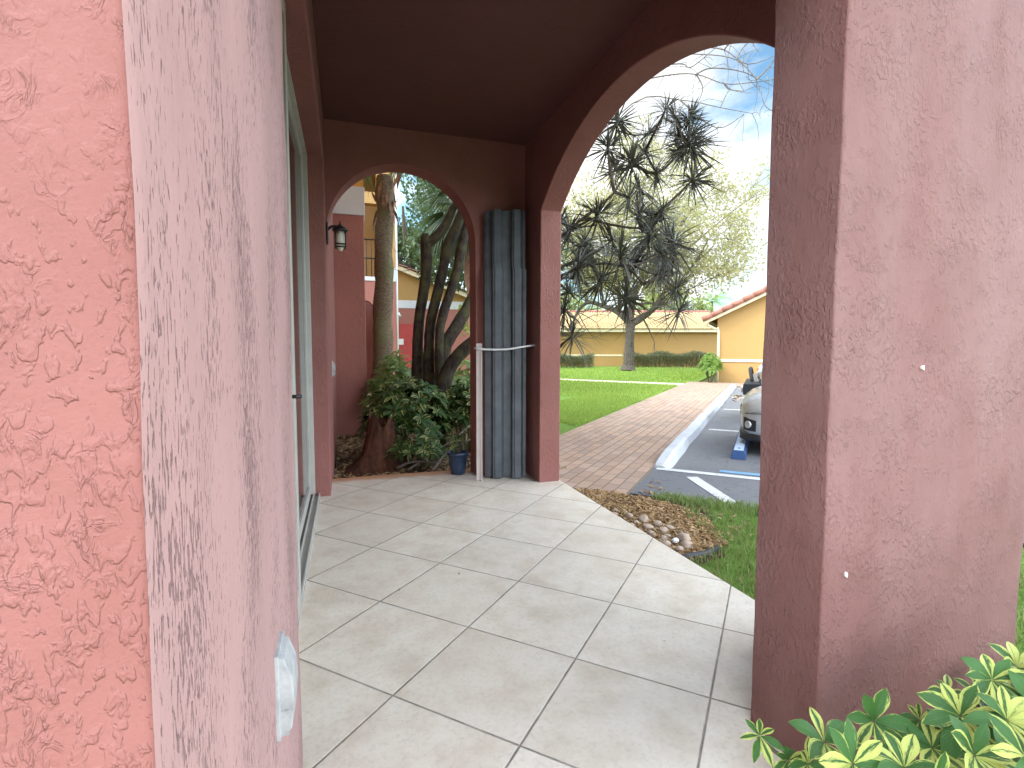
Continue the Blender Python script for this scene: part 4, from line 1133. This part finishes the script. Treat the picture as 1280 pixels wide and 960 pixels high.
blades(b, scatter([K(13.5,-1.6),(12.6,16.3),(21.8,26.6),(17,29.5),(8.4,27),(7.2,21)], 13000), -.098, .09, .014)
tag(b.build('lawn_grass', M['blade']), kind='stuff')
b = MB()
blades(b, scatter([(1.74,-.5),(3.4,-.5),(3.6,1.6),K(-1.1,1.2),K(-1.06,.35),(2.3,3.05),(2.14,2.5),(1.73,2.36)], 17000), -.094, .045, .0035)
blades(b, scatter([K(-1.22,.22),K(-1.04,.2),K(-1.02,1.5),K(-1.3,1.5)], 1500), -.094, .055, .0035)
tag(b.build('verge_grass', M['blade_dry']), kind='stuff')
def chips(mb, pts, z, l0, l1, w, curl=False):
    for x, y in pts:
        l = random.uniform(l0,l1); a = random.uniform(0,6.28); t = random.uniform(-.5,.5); zz = z+random.uniform(.0,.011)
        d = np.array([math.cos(a)*math.cos(t), math.sin(a)*math.cos(t), math.sin(t)]); s = nrm(np.cross(d,[random.uniform(-.5,.5),random.uniform(-.5,.5),1]))*w*random.uniform(.6,1.4)
        p = np.array([x,y,zz])
        if curl:
            u = np.cross(s,d); u = nrm(u)*l*.15
            mb.add([p-d*l, p-s*.9+u, p+d*l, p+s*.9+u], [(0,1,2,3)], 0)
        else:
            u = np.array([0,0,.006])
            mb.add([p-d*l-s,p+d*l-s,p+d*l+s,p-d*l+s,p-d*l-s+u,p+d*l-s+u,p+d*l*.9+s+u,p-d*l+s+u], [(4,5,6,7),(0,1,5,4),(1,2,6,5),(2,3,7,6),(3,0,4,7)], 0)
b = MB(); MP = [(1.73,4.05),(2.12,3.78),(2.40,3.32),(2.42,2.95),(2.22,2.52),(1.73,2.36)]
chips(b, scatter(MP, 3600), -.088, .010, .035, .006)
tag(b.build('bark_mulch', M['chips']), kind='stuff')
b = MB(); chips(b, scatter([(-.12,4.63),(2.1,4.63),(2.2,9),(-.12,7.4)], 5500), -.085, .02, .05, .016, True)
chips(b, scatter([(1.72,2.4),(2.8,2.6),(2.5,3.2),(1.9,3.6)], 120), -.06, .012, .03, .009, True)
tag(b.build('leaf_litter', M['litter']), kind='stuff')
b = MB(); chips(b, [K(random.uniform(7.6,9.4), .3+random.expovariate(9)) for k in range(26)], -.098, .04,.09,.035, True)
chips(b, [K(-.9+random.uniform(-.15,.3), .08+random.uniform(-.05,.14)) for k in range(10)], -.098, .02,.05,.015, True)
chips(b, [(random.uniform(-.1,1.6), random.uniform(1.5,4.3)) for k in range(9)], .002, .004,.012,.004, True)
tag(b.build('fallen_leaves', M['litter']), kind='stuff')

# river stones along the patio edge
def stone_mesh(r, sq, seed):
    bm = bmesh.new(); bmesh.ops.create_icosphere(bm, subdivisions=3, radius=1)
    for v in bm.verts:
        n_ = mnoise.noise(v.co*1.3+Vector((seed*7.1,seed*3.3,0)))
        v.co *= 1+.22*n_; v.co.x *= r; v.co.y *= r*sq[0]; v.co.z *= r*sq[1]
    for f in bm.faces: f.smooth = True
    me = bpy.data.meshes.new('river_stone'); bm.to_mesh(me); bm.free(); return me
stones = [(1.90,3.30,.030),(1.84,3.22,.034),(1.93,3.16,.036),(1.83,3.12,.03),(1.98,3.05,.046),(1.90,3.02,.034),(1.84,2.98,.032),(2.02,2.94,.044),(1.92,2.90,.05),(1.83,2.88,.03),(2.06,2.86,.036),(1.99,2.83,.04),(1.88,2.80,.036),(1.82,2.76,.028),(2.02,2.66,.058),(1.90,2.70,.034),(1.86,2.62,.042),(1.97,2.56,.05),(1.80,2.68,.026),(2.08,2.77,.026),(1.90,2.53,.034),(1.82,2.55,.028),(1.96,2.74,.03),(1.79,2.95,.024),(1.78,3.3,.024),(1.80,3.42,.026),(1.95,3.24,.024)]
for i, (x, y, r) in enumerate(stones):
    r *= .86; me = stone_mesh(r, (random.uniform(.68,.9), random.uniform(.5,.68)), i); me.materials.append(M['stone'])
    o = bpy.data.objects.new('river_stone', me); COL.objects.link(o); o.location = (x-.02,y,-.082+r*.38); o.rotation_euler = (random.uniform(-.2,.2),random.uniform(-.2,.2),random.uniform(0,3))
    tag(o, 'smooth brown river stone in the loose cluster along the tiled patio edge', 'stone', 'river stones at the patio edge')
me = stone_mesh(.024, (.8,.7), 99); me.materials.append(M['stone_white'])
o = bpy.data.objects.new('pebble', me); COL.objects.link(o); o.location = (1.915,2.625,-.058); tag(o, 'single small white pebble among the brown river stones', 'pebble')
b = MB(); pts = [(1.745,2.44),(1.86,2.44),(2.0,2.455),(2.13,2.50)]
for i, (x, y) in enumerate(pts):
    for k, (dy, z) in enumerate(((-.028,-.12),(-.024,-.07),(-.005,-.06),(.018,-.072),(.024,-.12))): b.v.append((x,y+dy,z+.004*math.sin(i*2)))
for i in range(3):
    for k in range(4): b.face((i*5+k,(i+1)*5+k,(i+1)*5+k+1,i*5+k+1), 0, None, True)
b.face((0,1,2,3,4)); b.face((19,18,17,16,15))
tag(b.build('edging_strip', M['edging'], recalc=True), 'short piece of black edging between the mulch and the grass', 'edging')

# wheel stops
WS = None
for k, lab in enumerate(('chipped blue wheel stop with pale top under the silver car', 'blue wheel stop in the bay of the white off-road vehicle')):
    if WS is None:
        b = MB(); b.prism([(-.075,0),(.075,0),(.075,.05),(.05,.105),(-.05,.105),(-.075,.05)], 0, -.9, .9, 0)
        for f in range(len(b.f)):
            pass
        b.m = [1 if i == 3 else 0 for i in range(len(b.f))]
        b.lathe([(.016,.105),(.016,.111)], (-.78,0,0), 10, 0); b.lathe([(.016,.105),(.016,.111)], (.78,0,0), 10, 0)
        WS = o = b.build('wheel_stop', [M['stop_blue'], M['stop_pale']], bevel=.008, recalc=True)
    else:
        o = WS.copy(); COL.objects.link(o)
    x, y = K(1.72+2.95*k, .76); o.location = (x,y,-.103); o.rotation_euler = (0,0,KROT); tag(o, lab, 'wheel stop', 'blue wheel stops')

# ------------------------------------------------------------------ vehicles
M['silver'] = plain('silver_car_paint', (.44,.445,.45), .3, .12, .03, 1, coat=.6)
M['carwhite'] = plain('white_car_paint', (.72,.73,.74), .3, 0, .02, 1, coat=.6)
M['trim'] = plain('black_car_trim', (.018,.018,.02), .55, 0, .1, 20)
M['chrome'] = plain('bright_metal', (.7,.7,.72), .15, 1.0, .03)
M['lens'] = plain('headlight_lens', (.58,.58,.56), .06, .2, .2, 12, coat=1)
M['amber'] = plain('amber_marker', (.75,.26,.03), .2)
M['plate'] = plain('tail_lamp', (.4,.02,.02), .2)
def loft(mb, secs, m=0, close=True):
    n = len(secs[0]); base = len(mb.v)
    for s in secs: mb.v.extend([tuple(map(float, p)) for p in s])
    for i in range(len(secs)-1):
        for k in range(n):
            k2 = (k+1) % n; mb.face((base+i*n+k, base+i*n+k2, base+(i+1)*n+k2, base+(i+1)*n+k), m, None, True)
    if close:
        mb.face([base+k for k in range(n)][::-1], m); mb.face([base+(len(secs)-1)*n+k for k in range(n)], m)
def rsec(x, hw, zb, zt, e=.32, n=28, tuck=.0):
    """rounded cross-section at station x"""
    out = []; c = (zb+zt)/2; hz = (zt-zb)/2
    for k in range(n):
        a = 2*math.pi*k/n; ca, sa = math.cos(a), math.sin(a)
        y = hw*math.copysign(abs(ca)**e, ca); z = c+hz*math.copysign(abs(sa)**e, sa)
        y *= 1-tuck*max(0,(z-c)/max(hz,1e-6))
        out.append((x, y, z))
    return out
def wheel(t, x, y, r, w):
    b = MB(); s = 1 if y > 0 else -1
    prof = [(r*.62,-w/2),(r*.9,-w/2),(r*.98,-w*.36),(r,-w*.2),(r,w*.2),(r*.98,w*.36),(r*.9,w/2),(r*.62,w/2)]
    b.lathe(prof, (0,0,0), 32)
    o = b.build('tyre', M['rubber'], t)
    h = MB(); h.lathe([(r*.61,-w*.40),(r*.61,w*.30),(r*.55,w*.36),(r*.1,w*.40),(.02,w*.42)], (0,0,0), 24)
    for k in range(5):
        a = k*2*math.pi/5; h.box((-.03,.05,w*.36),(.03,r*.55,w*.44), 0, a, (0,0))
    rim = h.build('rim', M['bar'], o); rim.parent = o
    o.rotation_euler = (-s*math.pi/2,0,0); o.location = (x,y,r)
def sedan(loc, rz):
    t = thing('parked_car', 'silver sedan parked nose-in over the chipped blue wheel stop', 'car', loc, rz)
    b = MB()
    st = [(.0,.52,.30,.58),(-.03,.64,.24,.64),(-.10,.74,.20,.70),(-.22,.81,.18,.745),(-.42,.86,.17,.79),(-.8,.885,.17,.86),(-1.3,.895,.17,.93),(-2.2,.90,.17,.95),(-3.3,.90,.18,.97),(-3.9,.88,.20,.98),(-4.4,.80,.26,.95),(-4.6,.68,.34,.88)]
    loft(b, [rsec(x,hw,zb,zt,.36) for x,hw,zb,zt in st]); b.build('body', M['silver'], t)
    b = MB(); gs = [(-1.15,.74,.90,.95),(-1.55,.72,.90,1.20),(-1.95,.67,.90,1.40),(-2.5,.65,.90,1.46),(-3.1,.65,.90,1.42),(-3.6,.66,.90,1.22),(-4.0,.68,.90,.97)]
    loft(b, [rsec(x,hw,zb,zt,.5,28,.08) for x,hw,zb,zt in gs]); b.build('windows', M['carglass'], t)
    b = MB(); loft(b, [rsec(x,hw,zb,zt,.5) for x,hw,zb,zt in [(-1.93,.60,1.36,1.42),(-2.5,.62,1.40,1.485),(-3.1,.60,1.38,1.445)]]); b.build('roof', M['silver'], t)
    for s in (-1,1):
        def skin(x, z, o=.007):
            """point on the body shell at station x and height z, pushed out by o"""
            xs = [q[0] for q in st]
            k = next((k for k in range(1, len(st)-1) if xs[k] >= x >= xs[k+1]), 1)
            u = (xs[k]-x)/(xs[k]-xs[k+1]); hw, zb, zt = [st[k][m_]*(1-u)+st[k+1][m_]*u for m_ in (1,2,3)]
            sa = min(1, max(-1, (z-(zb+zt)/2)/((zt-zb)/2))); sa = abs(sa)**(1/.36); ca = math.sqrt(max(0, 1-sa*sa))
            return (x+o*.6, s*(hw*ca**.36+o), z)
        def patch(xs, zlo, zhi, name, mat, nz=6, o=.007):
            b = MB(); n_ = nz+1
            for q, x_ in enumerate(xs):
                lo, hi = zlo(q/(len(xs)-1)), zhi(q/(len(xs)-1))
                for r_ in range(n_): b.v.append(skin(x_, lo+(hi-lo)*r_/nz, o))
            for q in range(len(xs)-1):
                for r_ in range(nz): b.face((q*n_+r_,(q+1)*n_+r_,(q+1)*n_+r_+1,q*n_+r_+1), 0, None, True)
            return b.build(name, mat, t)
        patch(np.linspace(-.045,-.50,12), lambda u: .50+.06*u, lambda u: .60+.13*min(1,u*2)-.02*u, 'headlight', M['lens'])
        patch(np.linspace(-.035,-.17,7), lambda u: .285, lambda u: .44-.03*u, 'bumper_vent', M['trim'], 5, .004)
        patch(np.linspace(-.05,-.62,10), lambda u: .478+.05*u, lambda u: .486+.05*u, 'seam', M['trim'], 1, .003)
        b = MB(); p_ = skin(-.09,.36,.012); b.tube([(p_[0]-.02,p_[1]-.02*s,p_[2]),(p_[0]+.006,p_[1]+.004*s,p_[2])], [.042,.042], 14); b.build('fog_lamp', M['lens'], t)
        b = MB(); b.box((-1.5,s*.93-.08,.93),(-1.36,s*.93+.08,1.06)); b.build('mirror', M['silver'], t, bevel=.03)
        b = MB(); b.box((-4.55,s*.6-.14,.66),(-4.40,s*.6+.15,.84)); b.build('tail_lamp', M['plate'], t, bevel=.02)
    b = MB(); b.box((-.04,-.46,.44),(.012,.46,.57)); b.build('grille', M['trim'], t, bevel=.015)
    b = MB(); loft(b, [rsec(x,hw,.145,.27,.4) for x,hw in [(.01,.50),(-.05,.66),(-.14,.75),(-.3,.82)]]); b.build('lower_grille', M['trim'], t)
    for x in (-.88,-3.62):
        for s in (-1,1):
            a = MB(); a.tube([(x,s*.80,.33),(x,s*.893,.33)], [.37,.37], 28); a.build('wheel_arch', M['trim'], t)
            wheel(t, x, s*.84, .32, .20)
def offroader(loc, rz):
    t = thing('parked_offroader', 'white boxy off-road vehicle with black winch bumper and amber marker', 'car', loc, rz)
    b = MB()
    loft(b, [rsec(x,hw,zb,zt,.16) for x,hw,zb,zt in [(-.30,.56,.62,1.06),(-.34,.58,.55,1.09),(-1.45,.70,.52,1.16),(-1.5,.78,.48,1.18),(-4.1,.79,.48,1.18),(-4.15,.76,.5,1.16)]]); b.build('body', M['carwhite'], t)
    b = MB(); loft(b, [rsec(x,hw,zb,zt,.2,28,.05) for x,hw,zb,zt in [(-1.5,.74,1.15,1.2),(-1.72,.72,1.15,1.74),(-1.85,.72,1.15,1.78),(-4.0,.72,1.15,1.78),(-4.12,.72,1.15,1.7)]]); b.build('windows', M['carglass'], t)
    b = MB(); b.box((-4.15,-.70,1.77),(-1.70,.70,1.85)); 
    for x in (-1.9,-2.7,-3.4,-4.1):
        for s in (-1,1): b.box((x-.05,s*.73-.012,1.17),(x+.05,s*.73+.012,1.78))
    b.build('hard_top', M['trim'], t, bevel=.02)
    b = MB(); b.box((-.30,-.86,.52),(-.04,.86,.70)); b.box((-.16,-.55,.40),(-.08,.55,.52)); b.tube([(-.16,-.42,.72),(-.12,-.30,.92),(-.12,.30,.92),(-.16,.42,.72)], .03, 8, smooth=1); b.build('winch_bumper', M['trim'], t, bevel=.025)
    b = MB(); b.tube([(-.19,-.2,.77),(-.19,.2,.77)], .055, 14); b.box((-.26,.2,.70),(-.12,.32,.84)); b.build('winch', M['chrome'], t)
    for s in (-1,1):
        b = MB(); b.tube([(-.28,s*.40,.86),(-.25,s*.40,.86),(-.24,s*.40,.86)], [.1,.1,.08], 20, smooth=1); b.build('headlight', M['lens'], t)
        b = MB(); b.prism([(-.22,.86),(-.28,.98),(-.85,1.02),(-1.25,.92),(-1.42,.62),(-1.36,.60),(-1.18,.86),(-.85,.94),(-.36,.91)], 1, s*.58, s*.90); b.build('fender', M['carwhite'], t, bevel=.02, recalc=True)
        b = MB(); b.box((-.262,s*.78-.06,.895),(-.235,s*.78+.06,.955)); b.build('marker_lamp', M['amber'], t, bevel=.01)
        b = MB(); b.box((-1.72,s*.93-.10,1.20),(-1.62,s*.93+.10,1.40)); b.tube([(-1.67,s*.76,1.2),(-1.67,s*.9,1.26)], .02, 8); b.build('mirror', M['trim'], t, bevel=.025)
        b = MB(); b.tube([(-.04,s*.66,.60),(-.01,s*.66,.60),(.0,s*.66,.60)], [.055,.055,.04], 16, smooth=1); b.build('fog_lamp', M['lens'], t)
        for x in (-.85,-3.4): wheel(t, x, s*.76, .38, .25)
    b = MB()
    for k in range(7): b.box((-.31,-.24+k*.08-.02,.70),(-.292,-.24+k*.08+.02,1.0))
    b.build('grille', M['trim'], t)
hd = math.atan2(-V[1], -V[0])
x, y = K(1.86, .755); sedan((x,y,-.104), hd)
x, y = K(4.6, .64); offroader((x,y,-.135), hd)

# ------------------------------------------------------------------ light, sky, camera
SUN = nrm([-.80,.02,.80])
el_ = math.asin(SUN[2]); az = math.atan2(SUN[0], SUN[1])
w = bpy.data.worlds.new('World'); sc.world = w; w.use_nodes = True
nt = w.node_tree; g = N(nt); bg = nt.nodes['Background']
sky = nt.nodes.new('ShaderNodeTexSky'); sky.sky_type = 'NISHITA'; sky.sun_disc = False
sky.sun_elevation = el_; sky.sun_rotation = az; sky.dust_density = 1.5
bg.inputs['Strength'].default_value = SKY_S
tc = nt.nodes.new('ShaderNodeTexCoord')
mp = nt.nodes.new('ShaderNodeMapping'); mp.inputs['Scale'].default_value = (1,1,1.7); mp.inputs['Location'].default_value = CLOUD_OFF
nt.links.new(tc.outputs['Generated'], mp.inputs['Vector'])
n1 = g.noise(mp.outputs[0], 2.6, 9, .56, .35); n2 = g.noise(mp.outputs[0], 7, 6, .6)
cov = g.ramp(n1, [(.42, 0), (.51, .75), (.60, 1)])
shade = g.ramp(n2, [(.3, CLOUD*.72), (.62, CLOUD)])
blue = g.mix(1.0, sky.outputs[0], (1.35,1.75,1.72), 'MULTIPLY')
col = g.mix(cov, blue, shade)
# sky dimmed around the view direction, left brighter elsewhere to light the patio
dt = nt.nodes.new('ShaderNodeVectorMath'); dt.operation = 'DOT_PRODUCT'
nt.links.new(tc.outputs['Generated'], dt.inputs[0]); dt.inputs[1].default_value = (.50,.79,.36)
dim = g.ramp(dt.outputs['Value'], [(.70, 1.0), (.93, FRONT)])
col = g.mix(1.0, col, dim, 'MULTIPLY')
nt.links.new(col, bg.inputs['Color'])
sun = bpy.data.lights.new('sun', 'SUN'); sun.energy = SUN_E; sun.angle = R(SUN_A); sun.color = (1,.93,.82)
so = bpy.data.objects.new('sun', sun); COL.objects.link(so); so.location = (-20,-6,25)
so.rotation_euler = Vector(SUN).to_track_quat('Z', 'Y').to_euler()

cam = bpy.data.cameras.new('camera'); co = bpy.data.objects.new('camera', cam); COL.objects.link(co)
cam.sensor_width = 36; cam.lens = 639.16/1280*36; cam.clip_start = .02; cam.clip_end = 2000
rt, dn, fw = CAMR
co.matrix_world = Matrix(((rt[0],-dn[0],-fw[0],0),(rt[1],-dn[1],-fw[1],0),(rt[2],-dn[2],-fw[2],1.1239),(0,0,0,1)))
sc.camera = co
sc.view_settings.view_transform = 'Standard'; sc.view_settings.look = 'None'
sc.view_settings.exposure = EXPO; sc.view_settings.gamma = 1; sc.view_settings.use_curve_mapping = False
sc.cycles.max_bounces = 10; sc.cycles.diffuse_bounces = 6; sc.cycles.transparent_max_bounces = 8
